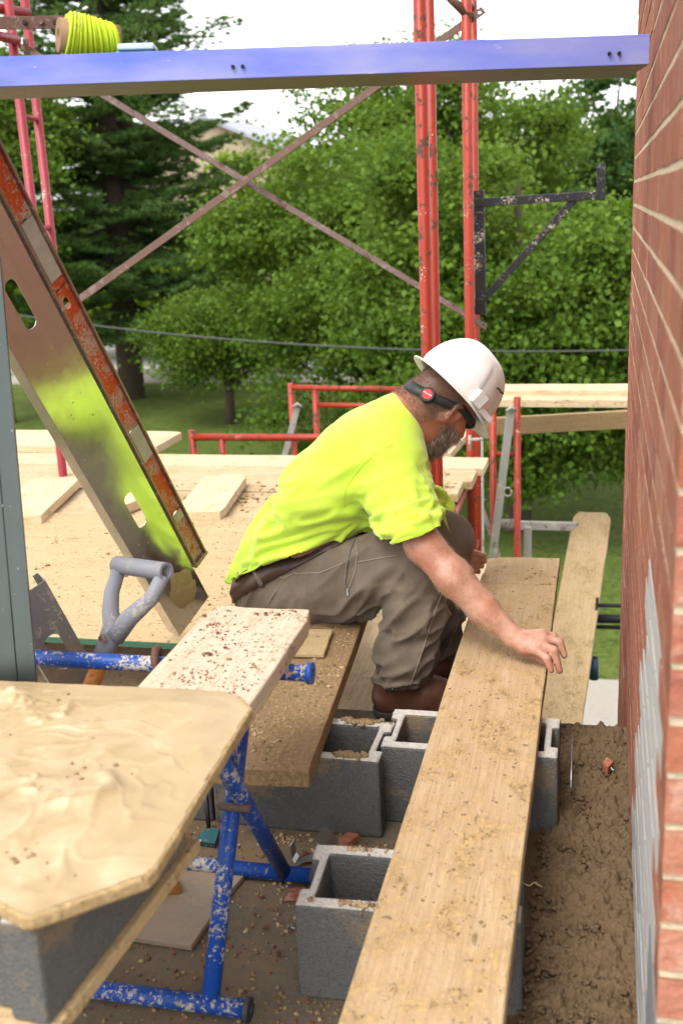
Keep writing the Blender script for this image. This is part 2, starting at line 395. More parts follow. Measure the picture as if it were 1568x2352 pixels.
for x, z in front[:15]:
    o = bpy.data.objects.new('brick', BMR[random.randrange(5)]); COL.objects.link(o); o.parent = wall
    o.matrix_parent_inverse = Matrix.Translation(wall.location).inverted()
    o.location = (WX+.103, WY0+.194, z); o.rotation_euler = (0, 0, 0); o.scale = (2.2, -.194 if False else .194, 1); o.location.y = WY0+.001
bev(bm_obj('grey_base_block', box_bm(WX-.0006, WX+.40, WY0-.001, WY0+.205, .19, .386), concrete('base_block', (.16, .16, .165), 1, (.2, .17, .13), .2), wall), .005)

# ------------------------------------------------------------------ trees
def leaf_mat(name, cols, trans=.35):
    g = G(name); at = g.n('Attribute', attribute_name='v'); f = at.outputs['Fac']
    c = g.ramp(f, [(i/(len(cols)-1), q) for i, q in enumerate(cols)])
    g.done(c, .62, Specular_IOR_Level=.14)
    tr = g.n('BsdfTranslucent'); g.put(tr.inputs[0], g.mix(.5, c, (.22, .33, .03)))
    mx = g.n('MixShader'); mx.inputs[0].default_value = trans
    out = g.t.nodes['Material Output']
    g.t.links.new(g.b.outputs[0], mx.inputs[1]); g.t.links.new(tr.outputs[0], mx.inputs[2]); g.t.links.new(mx.outputs[0], out.inputs[0])
    return g.m
MT['bark'] = plain('bark', (.075, .058, .042), .95, .5, 14, .02, .1)
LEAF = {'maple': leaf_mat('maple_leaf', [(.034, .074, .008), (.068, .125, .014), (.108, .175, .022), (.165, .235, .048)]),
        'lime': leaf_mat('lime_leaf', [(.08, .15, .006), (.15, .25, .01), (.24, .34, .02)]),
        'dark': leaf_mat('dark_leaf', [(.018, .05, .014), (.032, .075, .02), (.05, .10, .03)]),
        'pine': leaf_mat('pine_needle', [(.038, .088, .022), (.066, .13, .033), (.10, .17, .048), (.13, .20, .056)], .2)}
def add_v(me, vals):
    a = me.attributes.new('v', 'FLOAT', 'POINT'); a.data.foreach_set('value', np.asarray(vals, np.float32))
def leaves_mesh(name, P, size, seed, droop=.7, v=None):
    """folded diamond leaves at points P"""
    r = np.random.default_rng(seed); n = len(P)
    d = r.normal(size=(n, 3)); d[:, 2] -= droop; d /= np.linalg.norm(d, axis=1, keepdims=True)
    u = r.normal(size=(n, 3)); u[:, 2] += 1.2; u -= d*np.sum(u*d, 1, keepdims=True); u /= np.linalg.norm(u, axis=1, keepdims=True)
    s = np.cross(d, u); L = size*r.uniform(.6, 1.25, (n, 1)); W = L*r.uniform(.36, .5, (n, 1))
    mid = P + d*L*.42
    V = np.stack([P, mid + s*W + u*L*.10, P + d*L - u*L*.08, mid - s*W + u*L*.10], 1).reshape(-1, 3)
    i = np.arange(n)*4
    Fc = np.stack([np.stack([i, i+1, i+2], 1), np.stack([i, i+2, i+3], 1)], 1).reshape(-1, 3)
    me = np_mesh(name, V, Fc, 3)
    if v is None: v = r.random(n)
    add_v(me, np.repeat(np.clip(v, 0, 1), 4)); return me
def broadleaf(name, label, c, rx, ry, z0, z1, n, size, mat, seed, group=None, nclump=260, lobes=9, droop=.35, base=GZ, cat='tree', sparse=.26):
    """limbs leave the trunk; twig clumps fill lumpy lobes; leaves hang round the twigs"""
    r = np.random.default_rng(seed); cz = (z0+z1)/2; hz = (z1-z0)/2
    root = empty(name, (c[0], c[1], base), label, cat, group)
    # lumpy crown: several lobes on the outer shell
    lob = []
    for i in range(lobes):
        a = 2*math.pi*i/lobes + r.uniform(-.3, .3); e = r.uniform(-.9, .95)
        q = math.sqrt(max(0, 1-e*e))
        lob.append((c[0]+rx*.62*q*math.cos(a), c[1]+ry*.62*q*math.sin(a), cz+hz*.66*e, r.uniform(.34, .5)))
    lob.append((c[0], c[1], cz, .55))
    lob = np.array(lob)
    K = r.integers(0, len(lob), nclump)
    dirs = r.normal(size=(nclump, 3)); dirs /= np.linalg.norm(dirs, axis=1, keepdims=True)
    rr = r.uniform(.45, 1.02, (nclump, 1))**.6
    cl = lob[K, :3] + dirs*rr*lob[K, 3:4]*np.array([rx, ry, hz])*1.0
    cl = cl[(cl[:, 2] > max(base+.12, z0-.3))]
    nc = len(cl); idx = r.integers(0, nc, n)
    csz = r.uniform(.6, 1.3, nc)*sparse
    off = r.normal(size=(n, 3))*np.array([1.15, 1.15, .62])*csz[idx][:, None]
    P = cl[idx] + off; P = P[P[:, 2] > base+.05]
    shade = r.random(nc)
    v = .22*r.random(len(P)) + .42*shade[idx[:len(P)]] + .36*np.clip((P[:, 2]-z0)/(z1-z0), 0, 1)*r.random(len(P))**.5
    me = leaves_mesh('crown', P, size, seed+1, droop, v)
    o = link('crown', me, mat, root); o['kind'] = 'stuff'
    # trunk and limbs
    bmt = tube_bm([(c[0], c[1], base-.1), (c[0]+.05, c[1], base+(cz-base)*.5), (c[0]-.04, c[1]+.05, cz), (c[0], c[1], cz+hz*.6)], [rx*.075, rx*.055, rx*.04, rx*.012], 10)
    for i in range(34):
        q = Vector(cl[r.integers(0, nc)]); st = Vector((c[0], c[1], base + (min(q.z, z1)-base)*r.uniform(.35, .75)))
        mid = st.lerp(q, .55) + Vector((0, 0, -.06*rx if q.z < cz else .06*rx))
        tube_bm([st, mid, q], [rx*.022, rx*.013, rx*.004], 6, bmt)
    bm_obj('trunk', bmt, MT['bark'], root, True)
    return root
def conifer(name, label, c, height, rad0, seed, mat, n_whorl=26, base=GZ, bare=1.1, group=None):
    r = np.random.default_rng(seed); root = empty(name, (c[0], c[1], base), label, 'tree', group)
    bmt = tube_bm([(c[0], c[1], base-.1), (c[0]+.03, c[1], base+height*.5), (c[0], c[1], base+height)], [.36, .24, .03], 12)
    tuft = []; tv = []
    for k in range(n_whorl):
        t = (k+.5)/n_whorl; z = base + bare + (height-bare)*t
        Rk = rad0*(1-t)**.75*(1 if t > .12 else .8)*r.uniform(.85, 1.15)+.3
        nb = r.integers(6, 10); a0 = r.uniform(0, 6.28)
        for b in range(nb):
            a = a0+2*math.pi*b/nb+r.uniform(-.25, .25); L = Rk*r.uniform(.65, 1.12); dz = r.uniform(-.16, .05)
            zz = z+r.uniform(-.3, .3); d = np.array([math.cos(a), math.sin(a), 0]); sde = np.array([-d[1], d[0], 0]); curl = r.uniform(.1, .25)
            p = lambda s: np.array([c[0], c[1], zz]) + d*L*s + np.array([0, 0, L*(dz*s + curl*max(0, s-.55)**2*2 - .10*math.sin(s*3.1))])
            tube_bm([p(0), p(.35), p(.7), p(1)], [.055*(1-t)+.02, .04*(1-t)+.012, .018, .006], 5, bmt, False)
            shade = r.random()
            for s in np.arange(.22, 1.0, .058):
                wd = L*.42*(1-s*.75)*r.uniform(.7, 1.2)+.1
                for side in (-1, 1):
                    m = int(2+wd*4.2)
                    for q in range(m):
                        f = (q+r.uniform(0, 1))/m
                        pt = p(min(1, s+f*.14)) + sde*side*wd*f + r.normal(size=3)*np.array([.07, .07, .035]) + np.array([0, 0, .05-.1*f])
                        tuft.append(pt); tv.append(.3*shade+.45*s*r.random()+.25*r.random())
    P = np.array(tuft); tv = np.array(tv); n = len(P); reps = 22
    P = np.repeat(P, reps, 0); tv = np.repeat(tv, reps)
    d = r.normal(size=(len(P), 3)); d[:, 2] = np.abs(d[:, 2])*.7-.25; 
    out = P-np.array([c[0], c[1], 0]); out[:, 2] = 0; out /= np.linalg.norm(out, axis=1, keepdims=True)+1e-6
    d += out*.7; d /= np.linalg.norm(d, axis=1, keepdims=True)
    u = np.cross(d, r.normal(size=(len(P), 3))); u /= np.linalg.norm(u, axis=1, keepdims=True)
    L = r.uniform(.09, .2, (len(P), 1)); W = .016
    V = np.stack([P-u*W, P+u*W, P+d*L], 1).reshape(-1, 3)
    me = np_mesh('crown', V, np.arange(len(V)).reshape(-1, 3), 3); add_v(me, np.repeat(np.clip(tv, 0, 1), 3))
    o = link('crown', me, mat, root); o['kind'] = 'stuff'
    bm_obj('trunk', bmt, MT['bark'], root, True); return root

p = PY(1190, 560, 16.0)
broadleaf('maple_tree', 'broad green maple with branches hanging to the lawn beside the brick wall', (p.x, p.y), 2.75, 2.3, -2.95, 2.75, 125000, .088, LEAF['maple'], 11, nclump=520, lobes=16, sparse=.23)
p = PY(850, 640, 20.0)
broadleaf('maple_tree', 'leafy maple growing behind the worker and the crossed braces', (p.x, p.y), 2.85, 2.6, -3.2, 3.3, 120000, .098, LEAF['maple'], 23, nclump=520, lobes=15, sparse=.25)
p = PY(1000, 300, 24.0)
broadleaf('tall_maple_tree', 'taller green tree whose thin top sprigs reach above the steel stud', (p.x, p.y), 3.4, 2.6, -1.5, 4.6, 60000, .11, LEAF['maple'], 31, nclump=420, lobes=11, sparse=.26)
p = PY(265, 500, 27.5)
conifer('pine_tree', 'tall dark pine with layered boughs behind the crossed braces', (p.x, p.y), 15.5, 4.3, 5, LEAF['pine'], 29, bare=2.0)
p = PY(560, 500, 36)
conifer('pine_tree', 'slimmer dark pine farther back near the pale house', (p.x-4.2, p.y), 11.5, 2.4, 8, LEAF['pine'], 20)
p = PY(20, 400, 24)
broadleaf('oak_tree', 'mid green broadleaf tree rising behind the faded pink scaffold posts', (p.x-.8, p.y), 2.3, 2.2, -1.5, 5.6, 45000, .12, LEAF['maple'], 41, nclump=200, lobes=9)
p = PY(1400, 260, 36)
broadleaf('oak_tree', 'dark bluish treetop far behind the maple next to the wall', (p.x, p.y), 3.4, 3, -2, 5.2, 22000, .2, LEAF['dark'], 43, nclump=170)
p = PY(560, 420, 33)
for i, (dx, dy, rx, z1, lab) in enumerate([(0, 0, 2.6, 2.9, 'yellow green bush in front of the pale house'), (-4.2, 2, 2.6, .8, 'yellow green bush showing through the tall pine boughs'),
                                           (-9.0, 1.5, 2.6, 1.4, 'yellow green bush left of the tall pine trunk'), (4.2, 3, 2.6, 2.6, 'yellow green bush hidden behind the leafy maple')]):
    broadleaf('bush', lab, (p.x+dx, p.y+dy), rx, 1.6, -3.0, z1, 13000, .17, LEAF['lime'], 50+i, 'bushes along the street', 150, 8, cat='bush')
p = PY(470, 800, 24)
broadleaf('young_tree', 'low light green sapling crown beside the mulch bed', (p.x+.5, p.y), 1.7, 1.5, -2.7, -.2, 34000, .085, LEAF['maple'], 71, nclump=230, lobes=9, cat='tree')
# far wood that closes the view beyond the street
r = np.random.default_rng(3); nP = 90000
X = r.uniform(-75, 55, nP); H = 5.2 + 2.3*np.sin(X*.23) + 1.6*np.sin(X*.61+1) + 1.2*np.sin(X*1.7)
Z = GZ + H*r.random(nP)**.75; Yd = 62 + 5*r.random(nP) + .8*np.sin(X*2+Z)
fw = link('far_wood', leaves_mesh('far_wood', np.stack([X, Yd, Z], 1), .55, 4, .3, r.random(nP)), LEAF['dark'])
tag(fw, 'continuous dark wood beyond the street', 'wood', kind='stuff')

# ------------------------------------------------------------------ house behind the trees
hp = PY(545, 330, 50)
HX, HY = hp.x-.4, 50
house = empty('house', (HX, HY, GZ), 'pale beige house with light grey gable roof glimpsed between trees', 'house')
MT['siding'] = plain('beige_siding', (.34, .27, .19), .8, .08, 3, .004, .2)
hz_e = 1.38 + (478-345)/2500*50; hz_r = hz_e+1.3
W2 = 3.2
bm = bmesh.new()
pr = [(-W2, GZ), (W2, GZ), (W2, hz_e), (0, hz_r), (-W2, hz_e)]
fv = [bm.verts.new((HX-1.2+x, HY, z)) for x, z in pr]; bv = [bm.verts.new((HX-1.2+x, HY+9, z)) for x, z in pr]
bm.faces.new(fv); bm.faces.new(list(reversed(bv)))
for i in range(5): bm.faces.new((fv[i], bv[i], bv[(i+1) % 5], fv[(i+1) % 5]))
bmesh.ops.recalc_face_normals(bm, faces=bm.faces)
bm_obj('wall', bm, MT['siding'], house)
MT['shingle'] = plain('grey_shingle', (.30, .31, .33), .85, .15, 20, .01, .2)
bm = bmesh.new()
for sgn in (-1, 1):
    a = Vector((HX-1.2, HY-.35, hz_r+.06)); b = Vector((HX-1.2+sgn*(W2+.4), HY-.35, hz_e-.18))
    q = [a, b, b+Vector((0, 9.7, 0)), a+Vector((0, 9.7, 0))]; up = Vector((0, 0, .16))
    lo = [bm.verts.new(v) for v in q]; hi = [bm.verts.new(v+up) for v in q]
    bm.faces.new(hi); bm.faces.new(list(reversed(lo)))
    for i in range(4): bm.faces.new((lo[i], lo[(i+1) % 4], hi[(i+1) % 4], hi[i]))
bmesh.ops.recalc_face_normals(bm, faces=bm.faces); bm_obj('roof', bm, MT['shingle'], house)
for wx in (-1.7, 1.7):
    f = bm_obj('window', box_bm(HX-1.2+wx-.55, HX-1.2+wx+.55, HY-.06, HY-.003, .2, 1.6), plain('white_trim', (.7, .7, .68), .5), house)
    bm_obj('pane', box_bm(HX-1.2+wx-.45, HX-1.2+wx+.45, HY-.075, HY-.062, .3, 1.5), plain('window_glass', (.05, .06, .07), .08, .1), f)
# overhead cable
a = PK(-40, 712, 14); b = PK(1560, 833, 14)
a = PY(-300, 700, 13.5); b = PY(1700, 838, 13.5)
pts = [a.lerp(b, t)+Vector((0, 0, -.35*4*t*(1-t)+.22)) for t in np.linspace(0, 1, 24)]
cb = bm_obj('overhead_cable', tube_bm(pts, .011, 8), plain('cable', (.05, .05, .05), .6), None, True)
tag(cb, 'thin dark cable strung across in front of the trees', 'cable')
# ================================================================== PLANKS, BLOCKS, SCAFFOLD
def plank(name, label, a, b, width, thick, mat, cat='plank', group=None, up=(0, 0, 1), seed=0, clip=0.0, rough=.002, parent=None, sag=0.0, chip=False):
    """board whose TOP centre line runs a->b"""
    M = frame(a, b, up); L = (Vector(b)-Vector(a)).length; nx = max(6, int(L/.06)); ny = 6
    bm = bmesh.new(); rowsT = []; rowsB = []
    for i in range(nx+1):
        x = L*i/nx; T = []; B = []
        ce = min(x, L-x); cut = clip*max(0, 1-ce/max(clip, 1e-6)) if clip and ce < clip else 0
        for j in range(ny+1):
            y = (j/ny-.5)*(width-2*cut)
            e = 1 if j in (0, ny) else 0
            n1 = mnoise.noise(Vector((x*9, j*3.1, seed*5.3)))
            dy = e*n1*rough*.7*(1 if j else -1); dz = mnoise.noise(Vector((x*6, y*22, seed*3.7)))*rough*.7 - sag*math.sin(math.pi*x/L)
            dx = (mnoise.noise(Vector((y*40, seed*7.7, i)))*rough*1.3) if i in (0, nx) else 0
            if chip and i > nx-4 and j >= ny-1: dz -= .012*(1 if j == ny else .3)*random.uniform(.6, 1.3)
            T.append(bm.verts.new((x+dx, y+dy, dz))); B.append(bm.verts.new((x+dx, y+dy, -thick + mnoise.noise(Vector((x*6, y*20, seed+9)))*rough*.5 - sag*math.sin(math.pi*x/L))))
        rowsT.append(T); rowsB.append(B)
    for i in range(nx):
        for j in range(ny):
            bm.faces.new((rowsT[i][j], rowsT[i+1][j], rowsT[i+1][j+1], rowsT[i][j+1])); bm.faces.new((rowsB[i][j+1], rowsB[i+1][j+1], rowsB[i+1][j], rowsB[i][j]))
        bm.faces.new((rowsB[i][0], rowsB[i+1][0], rowsT[i+1][0], rowsT[i][0])); bm.faces.new((rowsT[i][ny], rowsT[i+1][ny], rowsB[i+1][ny], rowsB[i][ny]))
    for j in range(ny):
        bm.faces.new((rowsB[0][j+1], rowsB[0][j], rowsT[0][j], rowsT[0][j+1])); bm.faces.new((rowsB[nx][j], rowsB[nx][j+1], rowsT[nx][j+1], rowsT[nx][j]))
    o = bm_obj(name, bm, mat, parent); o.matrix_world = M; bev(o, .0035, 2, 50)
    if parent is None: tag(o, label, cat, group)
    return o
def crumbs(name, label, n, place, smin, smax, mat, seed=1, parent=None, flat=.6):
    """crushed bits: little skewed wedges, one mesh"""
    r = np.random.default_rng(seed)
    base = np.array([(-.5,-.5,-.5),(.5,-.5,-.5),(.5,.5,-.5),(-.5,.5,-.5),(-.4,-.4,.5),(.4,-.35,.45),(.35,.4,.5),(-.4,.35,.4)])
    fc = np.array([(3,2,1,0),(4,5,6,7),(0,1,5,4),(1,2,6,5),(2,3,7,6),(3,0,4,7)])
    V = []; Fs = []
    for i in range(n):
        p = place(r)
        while p is None: p = place(r)
        s = smin+(smax-smin)*r.random()**3; a = r.uniform(0, 6.28)
        b = base*(1+r.uniform(-.35, .35, (8, 3)))*np.array([s*r.uniform(.7, 1.6), s, s*flat])
        ca, sa = math.cos(a), math.sin(a); b = b @ np.array([[ca, sa, 0], [-sa, ca, 0], [0, 0, 1]])
        V.append(b+np.array(p)+np.array([0, 0, s*flat*.3])); Fs.append(fc+8*i)
    me = np_mesh(name, np.concatenate(V), np.concatenate(Fs), 4)
    o = link(name, me, mat, parent); o['kind'] = 'stuff'
    if parent is None: tag(o, label, 'debris')
    return o
def island_mat(name, cols):
    g = G(name); ge = g.n('NewGeometry'); c = g.ramp(ge.outputs['Random Per Island'], [(i/(len(cols)-1), q) for i, q in enumerate(cols)])
    nz = g.noise(g.co(), 160, 3, .6); return g.done(g.mix(g.math('MULTIPLY', nz, .4), c, (.1, .07, .04)), .95, g.bump(nz, .6, .002), Specular_IOR_Level=.1)
MT['crumb'] = island_mat('mortar_crumb', [(.14, .09, .045), (.26, .18, .095), (.36, .255, .14), (.44, .335, .20)])
MT['brickbit'] = island_mat('brick_bit', [(.16, .03, .02), (.22, .05, .035), (.27, .09, .06)])

# main plank across the blocks
plank('scaffold_plank', 'long worn plank laid over the blocks under the reaching hand', (-.236, .55, .235), (-.2400, 3.185, .235), .235, .041, MT['plank_main'], seed=1, rough=.002)
plank('plank_end', 'short plank end with broken corner butted against the long plank', (-.2400, 3.188, .2345), (-.2405, 3.445, .2345), .235, .041, MT['plank_main'], seed=61, rough=.003, chip=True)
# end clamp split on the far end
# ramp plank outside the wall
a0 = (PK(1220, 1690, 5.4)+PK(1325, 1690, 5.4))/2; a1 = (PK(1320, 1175, 7)+PK(1400, 1178, 7))/2
d = (a1-a0); 
plank('ramp_plank', 'sagging sand-covered plank sloping up to the lower scaffold bracket', a0-d*.75, a1, .235, .045, MT['ramp_plank'], seed=2, clip=.03, sag=.03, rough=.004)
# seat plank
sa = Vector((-.70, 1.965, .236)); sb = Vector((-.775, 2.95, .236))
plank('scaffold_plank', 'mortar-caked short plank the worker sits on', sa, sb, .235, .042, MT['plank_seat'], seed=3, rough=.003)
plank('plywood_strip', 'green-edged plywood strip lying on the seat plank under the worker', (-.80, 2.62, .252), (-.70, 2.63, .252), .17, .013, MT['ply'], cat='plywood', seed=31)
# trestle plank
plank('scaffold_plank', 'pale plank with red brick dust lying on the blue trestle', (-.672, 1.30, .578), (-.678, 2.028, .578), .222, .036, MT['plank_trestle'], seed=4, clip=.012, rough=.004)

# --- concrete blocks
def cmu_mesh():
    xs = [0, .016, .033, .184, .213, .364, .381, .397]; ys = [0, .03, .052, .142, .164, .194]; zs = [0, .1, .194]
    def occ(i, j, k):
        if i in (2, 4) and 1 <= j <= 3: return False      # cores
        if i in (0, 6) and j == 2: return False           # end grooves
        return True
    bm = occ_bm(xs, ys, zs, occ)
    for v in bm.verts: v.co += Vector((random.uniform(-1, 1), random.uniform(-1, 1), random.uniform(-1, 1)))*.0008
    me = bpy.data.meshes.new('concrete_block'); bm.to_mesh(me); bm.free(); return me
def block_mat():
    g = G('concrete_block'); a = g.noise(g.co(), 150, 5, .7); b = g.noise(g.co(), 6, 4, .6); c = g.vor(g.co(), 230); e = g.noise(g.co(), 420, 2, .5)
    col = g.mix(a, (.062, .060, .058), (.140, .136, .131)); col = g.mix(g.ramp(c, [(.12, .8), (.3, 0)]), col, (.03, .029, .028))
    col = g.mix(g.ramp(e, [(.66, 0), (.74, .6)]), col, (.30, .29, .275))
    col = g.mix(g.ramp(g.math('ADD', b, g.math('MULTIPLY', a, .25)), [(.68, 0), (.78, .6)]), col, (.23, .165, .10))
    # cement dust lies on the up-facing webs
    ge = g.n('NewGeometry'); sx = g.n('SeparateXYZ'); g.t.links.new(ge.outputs['Normal'], sx.inputs[0])
    up = g.math('MULTIPLY', g.ramp(sx.outputs[2], [(.75, 0), (.95, 1)]), g.ramp(a, [(.3, .55), (.6, .95)]))
    col = g.mix(up, col, (.47, .44, .40))
    return g.done(col, .95, g.bump(g.math('ADD', a, g.math('MULTIPLY', c, .7)), .8, .0025), Specular_IOR_Level=.1)
MT['block'] = block_mat(); CM = cmu_mesh(); CM.materials.append(MT['block'])
def block(label, loc, rz=0, rx=0):
    o = bpy.data.objects.new('concrete_block', CM); COL.objects.link(o); o.location = loc; o.rotation_euler = (rx, 0, rz)
    b = bev(o, .006, 2, 30); return tag(o, label, 'block', 'hollow concrete blocks on the slab')
block('hollow concrete block standing alone under the near stretch of the long plank', (-.510, 1.585, 0), rad(2.5))
block('hollow concrete block carrying the seat plank, touched by the blue trestle', (-.858, 2.112, 0), rad(-.6))
block('hollow concrete block under the long plank beside the boot', (-.474, 2.180, 0), rad(.5))
block('hollow concrete block at the dark end behind the seat plank block', (-1.262, 2.112, 0), rad(.4))

# --- deck: plywood sheet, planks, loose boards
DZ = .15
dk = plank('plywood_sheet', 'wide plywood deck sheet with green front edge, strewn with mortar', (-3.1, 3.42, DZ+.012), (-.86, 3.42, DZ+.012), 1.30, .019, MT['ply'], cat='plywood', seed=5, rough=.002)
bm_obj('green_edge', box_bm(-3.09, -.87, 2.762, 2.7685, DZ-.006, DZ+.0105), plain('green_edge_paint', (.03, .09, .05), .7, .4), dk)
yb = [5.245, 5.005, 4.765, 4.525, 4.285, 4.045]; xr = [-.535, -.565, -.60, -.62, -.69]
labs = ['farthest deck plank along the open edge', 'second deck plank from the open edge', 'middle deck plank strewn with mortar crumbs', 'mortar-strewn deck plank next to the shortest one', 'shortest deck plank beside the plywood sheet']
for i in range(5):
    yc = (yb[i]+yb[i+1])/2
    plank('scaffold_plank', labs[i], (-3.5+.07*i, yc, DZ-.005*(i % 2)), (xr[i], yc+.004*(i % 3-1), DZ-.004*(i % 2)), .234, .040, MT['plank_deck' if i in (1, 2, 3, 4) else 'plank_new'], group='planks of the scaffold deck', seed=10+i, clip=.012)
# loose boards on the deck
def on_deck(px, py, z=DZ+.05): return PZ(px, py, z)
plank('scaffold_plank', 'short loose plank lying crosswise on the deck behind the worker', on_deck(455, 1175), on_deck(520, 1090), .20, .040, MT['plank_new'], seed=21, clip=.01)
plank('scaffold_plank', 'loose plank end showing left of the leaning level', on_deck(30, 1185), on_deck(130, 1098), .235, .040, MT['plank_new'], seed=22)
plank('scaffold_plank', 'rounded plank end poking out behind the leaning level', on_deck(240, 1165, DZ+.05), on_deck(385, 1108, DZ+.05), .12, .045, MT['plank_new'], seed=23, clip=.03)
plank('scaffold_plank', 'thick plank stacked at the left end of the deck', PY(-40, 1003, 5.45), PY(390, 1008, 5.45), .40, .044, MT['plank_new'], seed=24, clip=.02)
plank('scaffold_plank', 'lower plank lying under the thick stacked plank', PY(-40, 1022, 5.42)+Vector((0,0,-.01)), PY(330, 1026, 5.42)+Vector((0,0,-.01)), .30, .044, MT['plank_deck'], seed=25)
# lower planks outside the slab
for i in range(-4, 5):
    x = -1.32 + i*.242 - (.02 if i > 2 else 0)
    plank('scaffold_plank', 'pale plank of the lower walkway just outside the slab', (x, 2.79, -.10), (x-.02, 4.35, -.10), .234, .04, MT['plank_new'], group='planks of the lower walkway', seed=44+i, rough=.001)
# timbers across the far side
plank('scaffold_plank', 'upper of two pale planks spanning to the brick wall', PY(1050, 890, 6.5), PY(1520, 888, 6.5), .235, .045, MT['plank_new'], seed=50)
plank('scaffold_plank', 'lower of two pale planks spanning to the brick wall', PY(1045, 901, 6.36)+Vector((0,0,-.02)), PY(1520, 903, 6.36)+Vector((0,0,-.02)), .235, .045, MT['plank_new'], seed=51)
plank('lumber_board', 'orange toned board on edge below the pale spanning planks', PY(1085, 962, 6.75), PY(1520, 938, 6.75), .04, .11, MT['lumber'], cat='board', seed=52)
plank('scaffold_plank', 'pale plank end pointing out from under the hard hat', PY(1000, 1040, 5.6), PY(1062, 975, 6.6), .16, .04, MT['plank_new'], seed=53)

# ------------------------------------------------------------------ scaffold frames (red)
TR = .0213
def fr(name, label, mat, verts, horiz, extra=(), group=None):
    t = empty(name, verts[0][0], label, 'scaffold', group)
    for a, b, rr in verts: bm_obj('post', tube_bm([a, Vector(a).lerp(Vector(b), .5), b], rr, 14), mat, t, False)
    for a, b, rr in horiz: bm_obj('rail', tube_bm([a, b], rr, 12), mat, t, False)
    for nm, bm, mm in extra: bm_obj(nm, bm, mm, t)
    return t
def vert(px, py, y, z0, z1, r=TR): 
    p = PY(px, py, y); return (Vector((p.x, p.y, z0)), Vector((p.x+.004, p.y, z1)), r)
A = vert(972, 500, 3.72, GZ, 3.4); A2 = vert(992, 500, 4.02, GZ, 3.4, .019)
B = vert(1074, 500, 5.27, GZ, 3.4, .024); B2 = vert(1089, 500, 5.62, GZ, 3.4, .019)
def rung(p, q, z, r=.013): return (Vector((p[0].x, p[0].y, z)), Vector((q[0].x, q[0].y, z)), r)
ex = [('knee_brace', tube_bm([PY(1080, 42, 5.27), PY(1040, 2, 5.27)+Vector((0, -.02, .0)), PY(985, -60, 5.27)], .020, 12), MT['rust']),
      ('bearer', tube_bm([Vector((A[0].x+.0, A[0].y, DZ-.075)), Vector((B[0].x, B[0].y, DZ-.075))], .021, 12), MT['red']),
      ('coupling_pin', tube_bm([PY(1080, 1010, 5.2), PY(1110, 1008, 5.2)], .008, 8), MT['grey_strap']),
      ('coupling_pin', tube_bm([PY(1078, 1000, 5.2), PY(1078, 1035, 5.2)], .008, 8), MT['grey_strap'])]
right = fr('scaffold', 'chipped red scaffold frame standing behind the worker', MT['red'], [A, A2, B, B2],
   [rung(A, A2, z) for z in (-2.2, -1.3, -.4, 2.25)] + [rung(B, B2, z) for z in (-2.2, -1.3, -.4, .9, 2.25)], ex)
Lp = vert(58, 350, 4.75, GZ, PY(0, 2, 4.75).z+.16); Lq = vert(95, 350, 5.02, GZ, PY(0, 2, 5.02).z+.1)
zt = PY(40, 45, 4.75).z
left = fr('scaffold', 'faded pinkish red scaffold frame behind the leaning level', MT['pink'], [Lp, Lq],
   [rung(Lp, Lq, PY(75, y, 4.9).z, .012) for y in (105, 270, 525)] + [(PY(66, 30, 4.9), PY(-60, 8, 4.6), TR), (PY(40, 92, 4.75), PY(-60, 70, 4.4), TR)],
   [('brace_lock', box_bm(-.012, .012, -.004, .004, -.06, .05, None, Matrix.Translation(PY(62, 118, 4.7))), MT['rust'])])
def flat_bar(name, label, a, b, wdt, th, mat, up, cat='brace', holes=True, group=None):
    M = frame(a, b, up); L = (Vector(b)-Vector(a)).length
    # angle-iron brace: two thin legs and flattened, drilled ends
    t = empty(name, a, label, cat, group)
    bm = box_bm(.06, L-.06, -wdt/2, wdt/2, -th/2, th/2, None, M); box_bm(.06, L-.06, wdt/2-th, wdt/2, -wdt*.8, -th/2, bm, M)
    bev(bm_obj('angle_bar', bm, mat, t), .001, 1)
    for x0, x1, xc in ((0, .06, .022), (L-.06, L, L-.022)):
        bm = bmesh.new(); n = 20; yy = wdt*.5
        outer = []; inner = []
        for k in range(n):
            a_ = 2*math.pi*k/n; c, s = math.cos(a_), math.sin(a_)
            ox = xc + max(min(c*.06, x1-xc), x0-xc); oy = max(min(s*yy*1.5, yy), -yy)
            outer.append((ox, oy)); inner.append((xc+.0075*c, .0075*s))
        for z in (-th/2, th/2):
            O = [bm.verts.new(M @ Vector((x, y, z))) for x, y in outer]; I = [bm.verts.new(M @ Vector((x, y, z))) for x, y in inner]
            for k in range(n): bm.faces.new((O[k], O[(k+1) % n], I[(k+1) % n], I[k]))
        bm.verts.ensure_lookup_table(); V = bm.verts
        for k in range(n):
            kk = (k+1) % n; bm.faces.new((V[k], V[kk], V[2*n+kk], V[2*n+k])); bm.faces.new((V[n+k], V[3*n+k], V[3*n+kk], V[n+kk]))
        bmesh.ops.recalc_face_normals(bm, faces=bm.faces); bm_obj('drilled_end', bm, mat, t)
    return t
flat_bar('cross_brace', 'weathered brace sloping down from the pink frame to the red posts', PY(50, 105, 4.70), PY(1117, 752, 5.36), .034, .005, MT['rust_pale'], -F_+U_*.5)
flat_bar('cross_brace', 'rusty brown brace sloping up from the level to the red posts', PY(128, 727, 4.66), PY(1110, 22, 5.30), .036, .005, MT['rust'], -F_+U_*.2)
